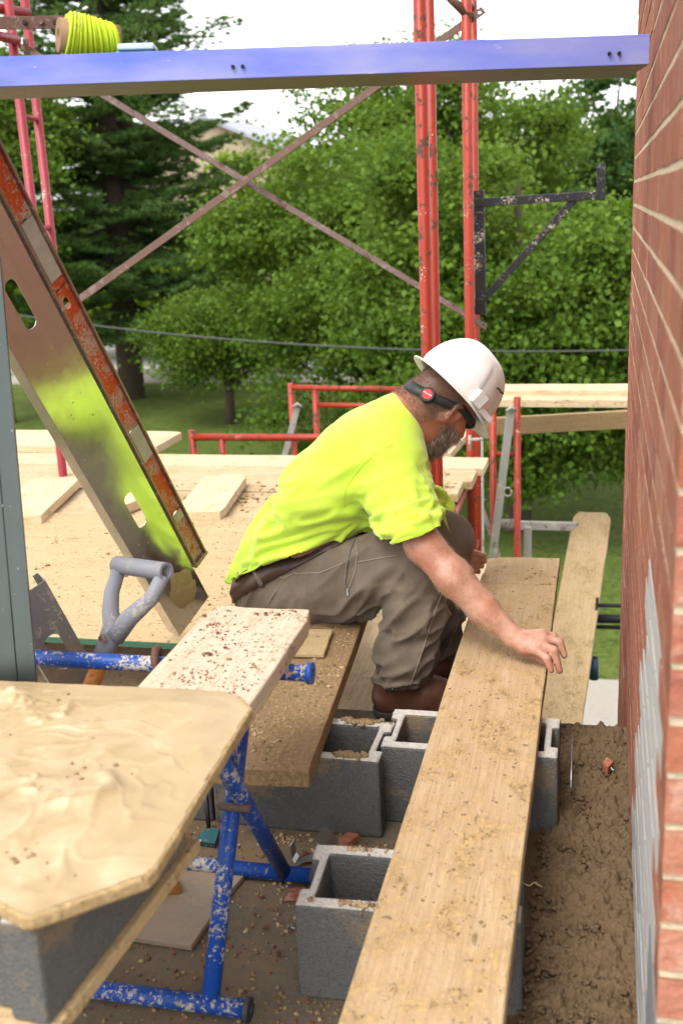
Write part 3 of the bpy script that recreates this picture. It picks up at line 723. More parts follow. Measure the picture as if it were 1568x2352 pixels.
# strap across the pink posts
a = PY(-60, 54, 4.62); b = PY(228, 50, 4.62)
bm = box_bm(0, (b-a).length, -.004, .004, -.026, .026, None, frame(a, b))
bb = empty('guard_strap', a, 'rusty drilled flat strap bolted across the pink posts', 'strap'); bev(bm_obj('strap', bm, MT['rust'], bb), .002)
for px in (58, 96, 128):
    q = PY(px, 53, 4.612); bm_obj('bolt', tube_bm([q, q-F_*.012], .010, 8), MT['slot'] if px != 96 else MT['rust'], bb)
# black side bracket
br = empty('side_bracket', PY(1105, 715, 5.45), 'black steel side bracket hooked onto the red posts', 'bracket')
def bar(a, b, s, name, par, mat, up=(0, 0, 1), s2=None):
    M = frame(a, b, up); L = (Vector(b)-Vector(a)).length; s2 = s2 or s
    return bev(bm_obj(name, box_bm(0, L, -s/2, s/2, -s2/2, s2/2, None, M), mat, par), .003)
by = 5.42
bar(PY(1104, 722, by), PY(1099, 437, by), .050, 'upright', br, MT['black'], (0, 1, 0))
bar(PY(1092, 466, by-.01), PY(1389, 447, by-.01), .040, 'arm', br, MT['black'])
bar(PY(1379, 460, by-.012), PY(1379, 375, by-.012), .040, 'end_post', br, MT['black'], (0, 1, 0))
bar(PY(1108, 690, by-.004), PY(1322, 455, by-.004), .034, 'strut', br, MT['black'])
bar(PY(1075, 712, by+.01), PY(1106, 712, by+.01), .036, 'hook', br, MT['black']); bar(PY(1062, 475, by+.01), PY(1100, 470, by+.01), .03, 'hook', br, MT['black'])
tp = [PY(1099+16*math.cos(t), 494+6*math.sin(t), by-.03+.03*math.sin(t)) for t in np.linspace(0, 6.2, 16)]
bm_obj('tie_wire', tube_bm(tp+[PY(1118, 512, by-.04)], .003, 6), MT['rust'], br)

# far scaffold pieces
def pp(px, py, y): return PY(px, py, y)
fr('scaffold', 'low red scaffold frame end just beyond the deck planks', MT['red'],
   [(Vector((pp(441, 1015, 5.6).x, 5.6, GZ)), pp(441, 988, 5.6), .020), (Vector((pp(510, 1020, 5.6).x, 5.6, GZ)), pp(510, 1006, 5.6), .019)],
   [(pp(441, 1004, 5.6), pp(1015, 1006, 5.6), .0205)])
fr('scaffold', 'farther red scaffold frame rising left of the worker\'s neck', MT['red'],
   [(Vector((pp(667, 950, 7.0).x, 7.0, GZ)), pp(667, 880, 7.0), .021), (Vector((pp(722, 950, 7.0).x, 7.0, GZ)), pp(723, 895, 7.0), .021), (Vector((pp(960, 950, 7.0).x, 7.0, GZ)), pp(960, 886, 7.0), .021)],
   [(pp(667, 890, 7.0), pp(962, 896, 7.0), .0205), (pp(723, 930, 7.0), pp(962, 934, 7.0), .017)])
fr('scaffold', 'red ladder frame under the pale spanning planks near the wall', MT['red'],
   [(Vector((pp(1131, 1000, 6.25).x, 6.25, GZ)), pp(1131, 912, 6.25), .0205), (Vector((pp(1188, 1000, 6.25).x, 6.25, GZ)), pp(1187, 912, 6.25), .0205), (Vector((pp(1021, 1000, 6.25).x, 6.25, GZ)), pp(1021, 1010, 6.25), .0205)],
   [(pp(1131, 1043, 6.25), pp(1188, 1043, 6.25), .016), (pp(1010, 1010, 6.25), pp(1085, 1008, 6.25), .02)] + [(Vector((pp(1131, 1000, 6.25).x, 6.25, z)), Vector((pp(1188, 1000, 6.25).x, 6.25, z)), .016) for z in (-1.4, -2.3)],
   [('lock_ring', tube_bm([pp(1165+9*math.cos(t), 1130+10*math.sin(t), 6.2) for t in np.linspace(-.5, 5.5, 16)], .006, 6), MT['grey_strap'])])
fr('tube_post', 'plain grey steel post beside the red ladder frame', MT['grey_strap'], [(Vector((pp(1101, 1000, 6.0).x, 6.0, GZ)), pp(1101, 990, 6.0), .020)], [])
def strap(label, a, b, wd, mat):
    M = frame(a, b, -F_); L = (Vector(b)-Vector(a)).length; t = empty('brace_strap', a, label, 'brace', 'grey straps on far scaffold')
    bev(bm_obj('strap', box_bm(0, L, -wd/2, wd/2, -.003, .003, None, M), mat, t), .002)
    q = Vector(b); bm_obj('wing_nut', tube_bm([q+R_*.03-F_*.02, q-F_*.03+U_*.02, q-R_*.028-F_*.02], .011, 6), mat, t)
strap('long whitish strap leaning across the red ladder frame', pp(1128, 1300, 6.2), pp(1172, 945, 6.2), .048, MT['grey_strap'])
strap('thin grey strap behind the dark posts under the deck end', pp(1145, 1280, 6.5), pp(1100, 1150, 6.5), .03, MT['grey_strap'])
strap('whitish strap tied to the farther red frame', pp(640, 1100, 6.95), pp(683, 935, 6.95), .040, MT['grey_strap'])
bt = empty('bracket_beam', pp(1140, 1205, 6.3), 'grey steel bearer on which the ramp plank rests', 'beam')
bar(pp(1140, 1205, 6.35), pp(1322, 1209, 6.78), .05, 'beam', bt, MT['grey_strap']); bar(pp(1210, 1420, 6.35), pp(1211, 1210, 6.35), .045, 'stub_post', bt, MT['grey_strap'], (0, 1, 0))
bm_obj('sleeve', tube_bm([pp(1150, 1205, 6.3), pp(1187, 1206, 6.3)], .036, 14), MT['grey_strap'], bt)
og = empty('outrigger', pp(1370, 1440, 6), 'dark steel outrigger bars with blue socket beside the ramp plank', 'scaffold')
for y_, r_ in ((1391, .012), (1422, .026), (1441, .012)):
    bm_obj('bar', tube_bm([pp(1366, y_-1, 6.0), pp(1600, y_+3, 6.0)], r_, 10), plain('black_pipe', (.012, .012, .014), .35, .2), og)
bar(pp(1366, 1445, 5.98), pp(1371, 1372, 5.98), .016, 'plate', og, MT['black'])
bm_obj('socket', pipe_bm(pp(1363, 1559, 5.75), pp(1362, 1511, 5.75), .026, .021), painted('blue_black_pipe', (.012, .03, .06), amount=.1, splat=.1), og)
bar(pp(1345, 1530, 5.76), pp(1358, 1530, 5.76), .03, 'tab', og, MT['black'])
q = pp(1361, 1541, 5.72); bm_obj('pin_hole', tube_bm([q, q-F_*.004], .008, 10), MT['slot'], og)
bar(pp(1362, 1440, 6.0), pp(1352, 1530, 5.8), .02, 'hanger', og, MT['black'])
# ================================================================== BLUE TRESTLE, MORTAR STAND, STUDS, TOOLS
TRr = .0165
tr = empty('trestle', (-.75, 1.72, 0), 'mortar-splashed blue folding trestle carrying the dusty plank', 'trestle')
MB = MT['bluep']
def bt_(nm, a, b, r=TRr, n=16): return bm_obj(nm, tube_bm([Vector(a), (Vector(a)+Vector(b))/2, Vector(b)], r, n), MB, tr)
zf = TRr+.004
bt_('foot_rail', (-1.25, 1.515, zf), (-.585, 1.515, zf)); bt_('foot_rail', (-1.25, 1.918, zf), (-.57, 1.918, zf))
topY, topZ = 1.84, .522
bt_('top_rail', (-1.40, topY, topZ), (-.53, topY, topZ), .0165); bt_('top_rail', (-1.40, 1.56, topZ), (-.60, 1.56, topZ), .0165)
for x in (-.655, -1.18):
    bt_('leg', (x, 1.515, zf), (x, topY, topZ)); bt_('leg', (x+.022, 1.918, zf), (x+.022, 1.56, topZ))
    q = Vector((x+.011, 1.683, .317)); bm_obj('pivot_bolt', tube_bm([q-Vector((.03, 0, 0)), q+Vector((.03, 0, 0))], .008, 10), MT['rust_pale'], tr)
for (x, y, z) in ((-.585, 1.515, zf), (-.57, 1.918, zf), (-.53, topY, topZ)):
    bm_obj('end_cap', pipe_bm((x-.004, y, z), (x+.006, y, z), .0215, .010), MB if z > .3 else plain('dark_cap', (.03, .03, .035), .6, .3), tr)
bm_obj('lug', pipe_bm((-.665, 1.73, .405), (-.645, 1.73, .405), .028, .010), MB, tr)
hk = [(-.90, topY+.03*math.cos(t), topZ+.032*math.sin(t)) for t in np.linspace(-.6, 3.9, 14)]
bm_obj('hook', tube_bm([Vector((-.855+.03*i/13, y, z)) for i, (x, y, z) in enumerate(hk)], .0085, 8), MT['rust'], tr)

# mortar board on its block and stand
stand = empty('mortar_stand', (-.82, 1.2, 0), 'low grey steel stand with a board top under the concrete block', 'stand')
for x, y in ((-.70, 1.0), (-1.05, 1.02), (-.88, 1.36), (-1.06, 1.36)):
    bar((x, y, 0), (x, y, .416), .03, 'leg', stand, MT['grey_strap'], (0, 1, 0))
M_ = Matrix.Translation((-.634, .978, 0)) @ Matrix.Rotation(rad(-4), 4, 'Z')
bev(bm_obj('board_top', box_bm(-.48, .010, -.03, .42, .415, .437, None, M_), MT['ply'], stand), .003)
cb_ = bpy.data.objects.new('concrete_block', CM); COL.objects.link(cb_)
cb_.matrix_world = M_ @ Matrix.Translation((0, 0, .4375)) @ Matrix.Rotation(rad(90), 4, 'Z') @ Matrix.Diagonal((1, 1, .1405/.194, 1)) 
bev(cb_, .006, 2, 30); tag(cb_, 'mortar-streaked concrete block directly under the mortar board', 'block')
BZ = .60
cor = [tuple(PZ(x_, y_, BZ)[:2]) for x_, y_ in ((580, 1624), (553, 1597), (515, 1584))] + [(-1.02, 1.575), (-1.22, 1.53), (-1.26, 1.20), (-1.17, 1.13)] + [tuple(PZ(x_, y_, BZ)[:2]) for x_, y_ in ((-20, 2068), (52, 2104), (75, 2106), (340, 2012), (362, 1990))]
def inset(c, d):
    cx = sum(p[0] for p in c)/len(c); cy = sum(p[1] for p in c)/len(c)
    return [(p[0]+(cx-p[0])*d, p[1]+(cy-p[1])*d) for p in c]
mb = empty('mortar_board', (-.85, 1.25, BZ-.02), 'plywood mortar board with clipped corners, spread with wet mortar', 'board')
bm = bmesh.new(); pts = []
for i in range(len(cor)):
    a, b = Vector((*cor[i], 0)), Vector((*cor[(i+1) % len(cor)], 0)); ns = max(1, int((b-a).length/.025))
    for k in range(ns):
        q = a.lerp(b, k/ns); nn = mnoise.noise(q*45)*.002; pts.append((q.x+nn, q.y+mnoise.noise(q*45+Vector((9, 0, 0)))*.003))
lo = [bm.verts.new((x, y, BZ-.0205)) for x, y in pts]; hi = [bm.verts.new((x, y, BZ-.001)) for x, y in pts]
bm.faces.new(hi); bm.faces.new(list(reversed(lo)))
for i in range(len(pts)): bm.faces.new((lo[i], lo[(i+1) % len(pts)], hi[(i+1) % len(pts)], hi[i]))
bmesh.ops.recalc_face_normals(bm, faces=bm.faces)
bev(bm_obj('plywood', bm, wood('mortar_board_ply', (.42, .27, .12), (.60, .42, .21), .5, (.56, .40, .20)), mb), .004)
# mortar: heightfield of trowelled swirls, ridges and crumbs clipped to the board
n = 230; gx = np.linspace(-1.26, -.505, n); gy = np.linspace(.90, 1.585, n)
GX, GY = np.meshgrid(gx, gy, indexing='ij'); PP = np.stack([GX.ravel(), GY.ravel(), np.zeros(n*n)], 1)
def inpoly(x, y, poly):
    c = np.zeros(x.shape, bool); j = len(poly)-1
    for i in range(len(poly)):
        xi, yi = poly[i]; xj, yj = poly[j]
        c ^= ((yi > y) != (yj > y)) & (x < (xj-xi)*(y-yi)/(yj-yi+1e-12)+xi); j = i
    return c
ins_ = inpoly(GX.ravel(), GY.ravel(), inset(cor, .012)).reshape(n, n)
def sdist(poly):
    D = np.full(GX.shape, 9.0)
    for i in range(len(poly)):
        a = np.array(poly[i]); b = np.array(poly[(i+1) % len(poly)]); ab = b-a
        t = np.clip(((GX-a[0])*ab[0]+(GY-a[1])*ab[1])/(ab@ab), 0, 1)
        D = np.minimum(D, np.hypot(GX-a[0]-t*ab[0], GY-a[1]-t*ab[1]))
    return D
D = sdist(cor); edge = np.clip(D/.07, 0, 1)
warp = fbm(PP, 5, 3, 5).reshape(n, n)*.035
Hh = .003 + .006*np.clip(fbm(PP, 6, 3, 3).reshape(n, n)+.25, 0, 1)
# trowel swirls: warped ridges and one looped drag mark
w1 = fbm(PP, 4.5, 3, 41).reshape(n, n); w2 = fbm(PP, 4.5, 3, 43).reshape(n, n)
QP = np.stack([(GX+.10*w1).ravel()*.55, (GY+.10*w2).ravel(), np.zeros(n*n)], 1)
r1 = 1-np.abs(vnoise(QP, 13, 3)).reshape(n, n); r2 = 1-np.abs(vnoise(QP, 31, 6)).reshape(n, n)
Hh += .0045*np.clip(r1, 0, 1)**7*np.clip(.4+w2, 0, 1) + .003*np.clip(r2, 0, 1)**6*np.clip(.5+w1, 0, 1)
cx, cy = -.70, 1.235; rr = np.hypot(GX-cx, (GY-cy)*1.1)+.022*w1; an = np.arctan2(GY-cy, GX-cx)
Hh += .009*np.exp(-((rr-.055)/.012)**2)*np.clip((an+2.2)*2, 0, 1)*np.clip((1.6-an)*2, 0, 1)
L1 = (GY-1.215)-.25*(GX+.80)+.03*w2; Hh += .007*np.exp(-(L1/.011)**2)*np.clip((-.74-GX)/.05, 0, 1)*np.clip((GX+1.05)/.1, 0, 1)
lump = np.clip(fbm(PP, 34, 3, 8).reshape(n, n)-.15, 0, 1)
for lx, ly, lr in ((-.80, 1.06, .06), (-.76, 1.24, .05), (-.92, 1.50, .05), (-.97, 1.49, .04), (-.88, 1.12, .09), (-.70, 1.0, .04), (-.84, 1.44, .05)):
    Hh += .013*lump*np.exp(-(((GX-lx)**2+(GY-ly)**2)/lr**2))
Hh += .012*np.exp(-(((GX+.955)**2+(GY-1.515)**2)/.03**2))
Hh += .0006*fbm(PP, 40, 2, 2).reshape(n, n)
idx = -np.ones((n, n), int); idx[ins_] = np.arange(ins_.sum())
V = np.stack([GX[ins_], GY[ins_], BZ-.0008+np.maximum(.0003, 1.15*Hh[ins_]*edge[ins_])], 1)
ok = ins_[:-1, :-1] & ins_[1:, :-1] & ins_[1:, 1:] & ins_[:-1, 1:]
I, J = np.nonzero(ok); Fq = np.stack([idx[I, J], idx[I+1, J], idx[I+1, J+1], idx[I, J+1]], 1)
def board_mortar():
    g = G('trowelled_mortar'); a = g.noise(g.co(), 14, 5, .55, .6); b = g.noise(g.co(), 120, 4, .6); c = g.noise(g.co(), 3.5, 3, .5)
    col = g.mix(g.ramp(a, [(.3, 0), (.7, 1)]), (.30, .21, .108), (.44, .345, .215)); col = g.mix(g.ramp(c, [(.38, 0), (.62, .75)]), col, (.32, .225, .115))
    col = g.mix(g.ramp(b, [(.66, 0), (.76, .35)]), col, (.2, .13, .06)); col = g.mix(g.ramp(g.noise(g.co((1, 1, 1)), 6, 3, .5, 1.5), [(.55, 0), (.68, .5)]), col, (.26, .175, .085))
    return g.done(col, g.math('ADD', .30, g.math('MULTIPLY', a, .35)), g.bump(g.math('ADD', a, g.math('MULTIPLY', b, .25)), .25, .005), Specular_IOR_Level=.45)
o = link('wet_mortar', np_mesh('wet_mortar', V, Fq, 4), board_mortar(), mb, True)

# ------------------------------------------------------------------ steel studs
def stud_bm(L, Wd, fl, slots, lip=.012):
    """C profile along local X: web in XY (y 0..W), flanges toward -Z"""
    bm = bmesh.new(); xs = 0.0
    def quad(*p): return bm.faces.new([bm.verts.new(q) for q in p])
    cuts = []
    for c, sl, sw in slots:
        cuts.append((c-sl/2-.03, c+sl/2+.03, c, sl, sw))
    pos = 0.0
    for x0, x1, c, sl, sw in sorted(cuts):
        quad((pos, 0, 0), (x0, 0, 0), (x0, Wd, 0), (pos, Wd, 0)); pos = x1
        n = 32; inn = []; out = []
        for k in range(n):
            a = 2*math.pi*k/n; ca, sa = math.cos(a), math.sin(a); h = sl/2-sw/2
            inn.append((c+(h if ca > 0 else -h)*(1 if abs(ca) > 1e-6 else 0)+sw/2*ca, Wd/2+sw/2*sa, 0))
            s = max(abs(ca)/((x1-x0)/2), abs(sa)/(Wd/2)); out.append((c+ca/s, Wd/2+sa/s, 0))
        # exact corners
        for cxn, cyn in ((x0, 0), (x1, 0), (x0, Wd), (x1, Wd)):
            k = min(range(n), key=lambda k: (out[k][0]-cxn)**2+(out[k][1]-cyn)**2); out[k] = (cxn, cyn, 0)
        vi = [bm.verts.new(q) for q in inn]; vo = [bm.verts.new(q) for q in out]
        for k in range(n): bm.faces.new((vo[k], vo[(k+1) % n], vi[(k+1) % n], vi[k]))
    quad((pos, 0, 0), (L, 0, 0), (L, Wd, 0), (pos, Wd, 0))
    quad((0, 0, 0), (0, 0, -fl), (L, 0, -fl), (L, 0, 0)); quad((0, Wd, 0), (L, Wd, 0), (L, Wd, -fl), (0, Wd, -fl))
    quad((0, 0, -fl), (0, lip, -fl), (L, lip, -fl), (L, 0, -fl)); quad((0, Wd, -fl), (L, Wd, -fl), (L, Wd-lip, -fl), (0, Wd-lip, -fl))
    # stiffening ribs pressed in the web are shallow strips
    bmesh.ops.remove_doubles(bm, verts=bm.verts, dist=1e-5); bmesh.ops.recalc_face_normals(bm, faces=bm.faces)
    return bm
def stud(name, label, a, b, wvec, Wd, fl, slots, mat, cat='stud', fdir=None, rib=True):
    """axis a->b is the web's first edge; wvec points across the web"""
    x = (Vector(b)-Vector(a)).normalized(); y = Vector(wvec); y = (y-x*y.dot(x)).normalized(); z = x.cross(y)
    Mx = Matrix((x, y, z)).transposed().to_4x4(); Mx.translation = Vector(a)
    L = (Vector(b)-Vector(a)).length; t = empty(name, a, label, cat)
    fl = -fl if z.dot(Vector(a)-CAM) > 0 else fl
    o = bm_obj('web_and_flanges', stud_bm(L, Wd, fl, slots), mat, t); o.matrix_basis = Mx
    s = o.modifiers.new('s', 'SOLIDIFY'); s.thickness = .0016; s.offset = 0
    return t, Mx, L
# leaning brace stud
b0 = PZ(413, 1461, DZ+.022); b1 = PZ(484, 1395, DZ+.022); t0 = PK(30, 811, 2.36); t1 = PK(166, 781, 2.50)
ax = (t0-b0); top_ = b0+ax*1.9
wv = R_*.50+U_*.73+F_*.46
Lb = (t0-b0).length
def at_len(px, py):     # distance along the brace for a sight line
    best = min(np.linspace(0, 3.0, 600), key=lambda s: (lambda v: abs(1176-2500*(v-CAM).dot(U_)/(v-CAM).dot(F_)-py))(b0+ax.normalized()*s+wv.normalized()*.07)); return float(best)
st1, M1, L1_ = stud('steel_stud', 'galvanised steel stud leaning as a brace, mirroring the yellow shirt', b0, top_, wv, .152, .042, [(at_len(0, 1175), .13, .034), (at_len(0, 705), .13, .034)], steel('brace_steel', (.72, .72, .73), .17, .18, (.42, .36, .28), met=1.0))
# mortar smear on its foot
q0 = b0+ax.normalized()*.12+wv.normalized()*.075
bm = bmesh.new(); bmesh.ops.create_icosphere(bm, subdivisions=4, radius=1, matrix=M1 @ Matrix.Translation((.13, .085, .002)) @ Matrix.Diagonal((.085, .055, .006, 1)))
for v in bm.verts: v.co += Vector((1, 1, 1))*mnoise.noise(v.co*40)*.006
bm_obj('mortar_smear', bm, MT['mortar_pale'], st1, True)
# upright stud at the left
u0 = PK(85, 1560, 2.02); u1 = PK(22, 830, 2.02); dd = (u1-u0).normalized()
lo_ = u0-dd*(u0.z/dd.z); hi_ = u0+dd*2.2
st2, M2, L2_ = stud('steel_stud', 'upright galvanised steel stud standing at the left by the trestle', lo_-R_*.105-F_*.02, hi_-R_*.105-F_*.02, R_*1.0+F_*.25, .105, .042, [(1.9, .1, .03)], steel('upright_steel', (.085, .098, .092), .34, .20, (.36, .35, .33)))
for yy in (.030, .072): bm_obj('pressed_rib', tube_bm([M2 @ Vector((.0, yy, .001)), M2 @ Vector((L2_, yy, .001))], .0022, 6), st2.children[0].data.materials[0], st2)
# second brace low behind it
c0 = PZ(225, 1585, .0); c1 = PK(78, 1310, 2.75)
stud('steel_stud', 'second mortar-splashed brace stud crossing behind the blue trestle rail', PK(150, 1625, 2.35), PK(10, 1395, 2.15), R_*.8+U_*.75+F_*.3, .095, .035, [(.14, .1, .035)], steel('splashed_steel', (.42, .41, .38), .35, .55, (.36, .31, .24), met=.55))
# overhead stud with blue face
p0 = PK(-30, 131, 2.0); p1 = PK(1491, 78, 2.0); q1 = PX(1491, 78, .078); kx = (q1-CAM).dot(F_)
p1 = PK(1491, 78, min(2.0, kx))
wdir = (F_*1.0+U_*(.235)).normalized()
p0 = p0-(p1-p0).normalized()*.5
x = (p1-p0).normalized(); fy = Vector(wdir); fy = (fy-x*fy.dot(x)).normalized(); fz = x.cross(fy)
hd = empty('header_stud', p0, 'horizontal steel track overhead with purple-blue front face', 'stud')
Lh = (p1-p0).length; Mh = Matrix((x, fy, fz)).transposed().to_4x4(); Mh.translation = p0
def fmat():
    g = G('blue_film'); a = g.noise(g.co((1.2, 9, 9)), 2.0, 4, .5); b = g.noise(g.co((5, 30, 30)), 3, 5, .6)
    c = g.mix(g.ramp(a, [(.3, 0), (.75, 1)]), (.085, .125, .52), (.25, .26, .50)); c = g.mix(g.ramp(b, [(.66, 0), (.8, .6)]), c, (.62, .6, .62))
    return g.done(c, .35, g.bump(b, .2, .001), Specular_IOR_Level=.4)
HH = .052
bev(bm_obj('front_flange', box_bm(0, Lh, -.001, .001, -HH, 0, None, Mh), fmat(), hd), .0006, 1)
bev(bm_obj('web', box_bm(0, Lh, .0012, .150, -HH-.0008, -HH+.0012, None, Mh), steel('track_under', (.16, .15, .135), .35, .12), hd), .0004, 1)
bev(bm_obj('back_flange', box_bm(0, Lh-.02, .1505, .152, -HH, -.002, None, Mh), MT['steel'], hd), .0004, 1)
bev(bm_obj('lip', box_bm(0, Lh, .0012, .016, -.0022, -.0006, None, Mh), MT['steel_clean'], hd), .0004, 1)
for px, py in ((548, 183), (1413, 143)):
    q = PK(px, py, 2.0)
    for i in range(2):
        loc = Mh.inverted() @ q
        bm_obj('screw', tube_bm([Mh @ Vector((loc.x-.01+.018*i, -.001, -.032)), Mh @ Vector((loc.x-.01+.018*i, -.006, -.032))], .0035, 8), MT['slot'], hd)
# spool of mason's line on the track
Ls = lambda px: (Mh.inverted() @ PK(px, 110, 2.0)).x
sp = empty('line_spool', Mh @ Vector((Ls(180), .05, 0)), 'roll of neon yellow mason line lying on the overhead track', 'spool')
sa_ = Mh @ Vector((Ls(128), .052, .043)); sb_ = Mh @ Vector((Ls(250), .095, .035))
axs = (sb_-sa_)
bm_obj('core', pipe_bm(sa_-axs*.04, sb_+axs*.02, .031, .012, 20), plain('brown_card', (.24, .145, .08), .9, .25), sp)
turns = 30; tp = []; trr = []
for i in range(turns*14):
    t = i/(turns*14); a = 2*math.pi*turns*t; rr_ = .040*(1-.28*t**2)+.002*math.sin(a*.37)
    Ms = frame(sa_, sb_); s = .10+.86*(t if True else 0)
    tp.append(Ms @ Vector((axs.length*(s+.06*math.sin(a+i*.01)), rr_*math.cos(a), rr_*math.sin(a))))
bm_obj('neon_line', tube_bm(tp, .0034, 5), painted('neon_twine', (.38, .50, .02), chip=(.25, .17, .05), amount=.25, splat=.25, splat_col=(.40, .36, .2), rough=.9), sp)
bm_obj('under_line', tube_bm([sa_.lerp(sb_, .1), sa_.lerp(sb_, .97)], [.039, .028], 20), plain('neon_under', (.38, .46, .02), .95), sp)
# folded blue cloth / line block beside it
cl = empty('line_block', Mh @ Vector((Ls(300), .06, 0)), 'pale blue plastic line holder lying beside the yellow spool', 'tool')
MT['paleblue'] = plain('pale_blue_plastic', (.42, .58, .70), .4, .2); MT['deepblue'] = plain('mid_blue_plastic', (.08, .24, .42), .5, .2)
for nm, x0, x1, z0, z1, mm, y0, y1 in (('jaw', 255, 345, .000, .010, 'deepblue', .04, .09), ('jaw', 262, 348, .0105, .022, 'paleblue', .035, .085)):
    xa, xb = Ls(x0), Ls(x1)
    bev(bm_obj(nm, box_bm(xa, xb, y0, y1, z0-.0005, z1, None, Mh), MT[mm], cl), .004, 3)

# ------------------------------------------------------------------ spirit level leaning on the brace
lw = .058; axn = ax.normalized(); ex_ = (wv-axn*wv.dot(axn)).normalized(); nrm = axn.cross(ex_)
l0 = b0+axn*.155+ex_*.156+nrm*.004; 
MLv = Matrix((axn, ex_, nrm)).transposed().to_4x4(); MLv.translation = l0
lv = empty('spirit_level', l0, 'worn orange-red spirit level leaning along the steel brace', 'level')
LL = 1.55
MT['levelred'] = painted('orange_level_paint', (.50, .075, .022), chip=(.50, .22, .14), amount=.75, splat=.62, splat_col=(.46, .38, .31), rough=.55)
MT['alu'] = steel('scuffed_aluminium', (.34, .25, .21), .45, .45, (.42, .33, .26))
wbm = stud_bm(LL, .046, .0005, [(.20, .034, .024), (.50, .115, .035), (.97, .03, .02), (1.12, .16, .036)], .0001)
# keep only the slotted plate
o = bm_obj('red_web', wbm, MT['levelred'], lv); o.matrix_basis = MLv @ Matrix.Translation((0, .006, .002))
s = o.modifiers.new('s', 'SOLIDIFY'); s.thickness = .006; s.offset = 0
for y0 in (0, .0525): bev(bm_obj('rail', box_bm(0, LL, y0, y0+.006, -.013, .013, None, MLv), MT['alu'], lv), .0015)
bev(bm_obj('end_cap', box_bm(-.008, .004, -.002, .0605, -.0145, .0145, None, MLv), MT['alu'], lv), .002)
for xc, sz in ((.20, .030), (.50, .11), (1.12, .155)):
    bm_obj('vial_recess', box_bm(xc-sz/2, xc+sz/2, .010, .046, -.010, -.006, None, MLv), plain('grey_recess', (.36, .33, .29), .5, .3), lv)
q = MLv @ Vector((.20, .014, 0)); bm_obj('vial', tube_bm([MLv @ Vector((.20, .012, 0)), MLv @ Vector((.20, .046, 0))], .007, 10), plain('vial', (.55, .6, .35), .15, .1), lv)

# ------------------------------------------------------------------ shovel
sk = 2.30
sh = empty('shovel', PK(190, 1640, sk), 'shovel with grey D-shaped grip and wooden shaft standing behind the mortar board', 'shovel')
MT['greygrip'] = painted('grey_grip', (.20, .20, .225), chip=(.26, .25, .24), amount=.25, splat=.30, splat_col=(.36, .32, .28), rough=.5)
g0, g1 = PK(268, 1297, sk+.08), PK(383, 1313, sk-.02)
bm_obj('grip_bar', pipe_bm(g0, g1, .0195, .0135, 20), MT['greygrip'], sh)
jn = PK(262, 1440, sk+.01); sk_ = PK(236, 1512, sk)
bm = tube_bm([g0.lerp(g1, .06)-U_*.006, PK(257, 1360, sk+.05), PK(254, 1405, sk+.03), jn, sk_], [.0155, .0165, .018, .0235, .0225], 14)
tube_bm([g0.lerp(g1, .93)-U_*.008, PK(350, 1372, sk-.01), PK(297, 1420, sk), PK(262, 1465, sk)], [.0155, .0165, .020, .022], 14, bm)
bm_obj('yoke', bm, MT['greygrip'], sh, True)
bm_obj('rivet', tube_bm([PK(236, 1466, sk-.022), PK(236, 1466, sk-.03)], .009, 12), MT['rust_pale'], sh)
MT['shaft'] = wood('shaft_wood', (.42, .15, .035), (.60, .26, .075), .08, tone=.8)
ft = PK(150, 1700, sk+.03)
dsh = (sk_-PK(205, 1585, sk)).normalized(); foot = sk_ - dsh*((sk_.z-.03)/dsh.z)
bm_obj('shaft', tube_bm([sk_+dsh*.01, sk_.lerp(foot, .5), sk_.lerp(foot, .85)], [.0175, .018, .019], 14), MT['shaft'], sh, True)
bl = sk_.lerp(foot, .80); be = foot
Mb = frame(bl, be, R_)
bm = bmesh.new(); rows = []
for i in range(9):
    t = i/8; hw = .11*min(1, .35+t*2)*(1 if t < .6 else math.sqrt(max(0.02, 1-((t-.6)/.42)**2)))
    rows.append([bm.verts.new(Mb @ Vector((t*(be-bl).length*1.02, hw*(j/4-1), .018*(j/4-1)**2))) for j in range(9)])
for a, b in zip(rows, rows[1:]):
    for j in range(8): bm.faces.new((a[j], a[j+1], b[j+1], b[j]))
o = bm_obj('blade', bm, MT['rust'], sh, True); s = o.modifiers.new('s', 'SOLIDIFY'); s.thickness = .003

# ------------------------------------------------------------------ things lying on the slab
z0 = .002
def flat_piece(name, label, cat, pix, th, mat, z=z0, group=None):
    ps = [PZ(x, y, z+th) for x, y in pix]; bm = bmesh.new()
    hi = [bm.verts.new((p.x, p.y, z+th)) for p in ps]; lo = [bm.verts.new((p.x, p.y, z)) for p in ps]
    bm.faces.new(hi); bm.faces.new(list(reversed(lo))); n_ = len(ps)
    for i in range(n_): bm.faces.new((lo[i], lo[(i+1) % n_], hi[(i+1) % n_], hi[i]))
    bmesh.ops.recalc_face_normals(bm, faces=bm.faces)
    return tag(bev(bm_obj(name, bm, mat), .0015), label, cat, group)
flat_piece('cement_board', 'flat square offcut of grey cement board under the trestle', 'board', [(265, 2040), (330, 1985), (560, 2010), (505, 2075), (440, 2172), (235, 2142)], .012, concrete('cement_board', (.27, .22, .17), 1, (.30, .21, .14), .8))
o = flat_piece('wood_offcut', 'bright orange wood offcut lying on the cement board', 'wood', [(318, 2030), (310, 1998), (397, 1993), (412, 2025)], .030, wood('orange_wood', (.40, .13, .022), (.52, .20, .04), .05, knots=False), z=.015)
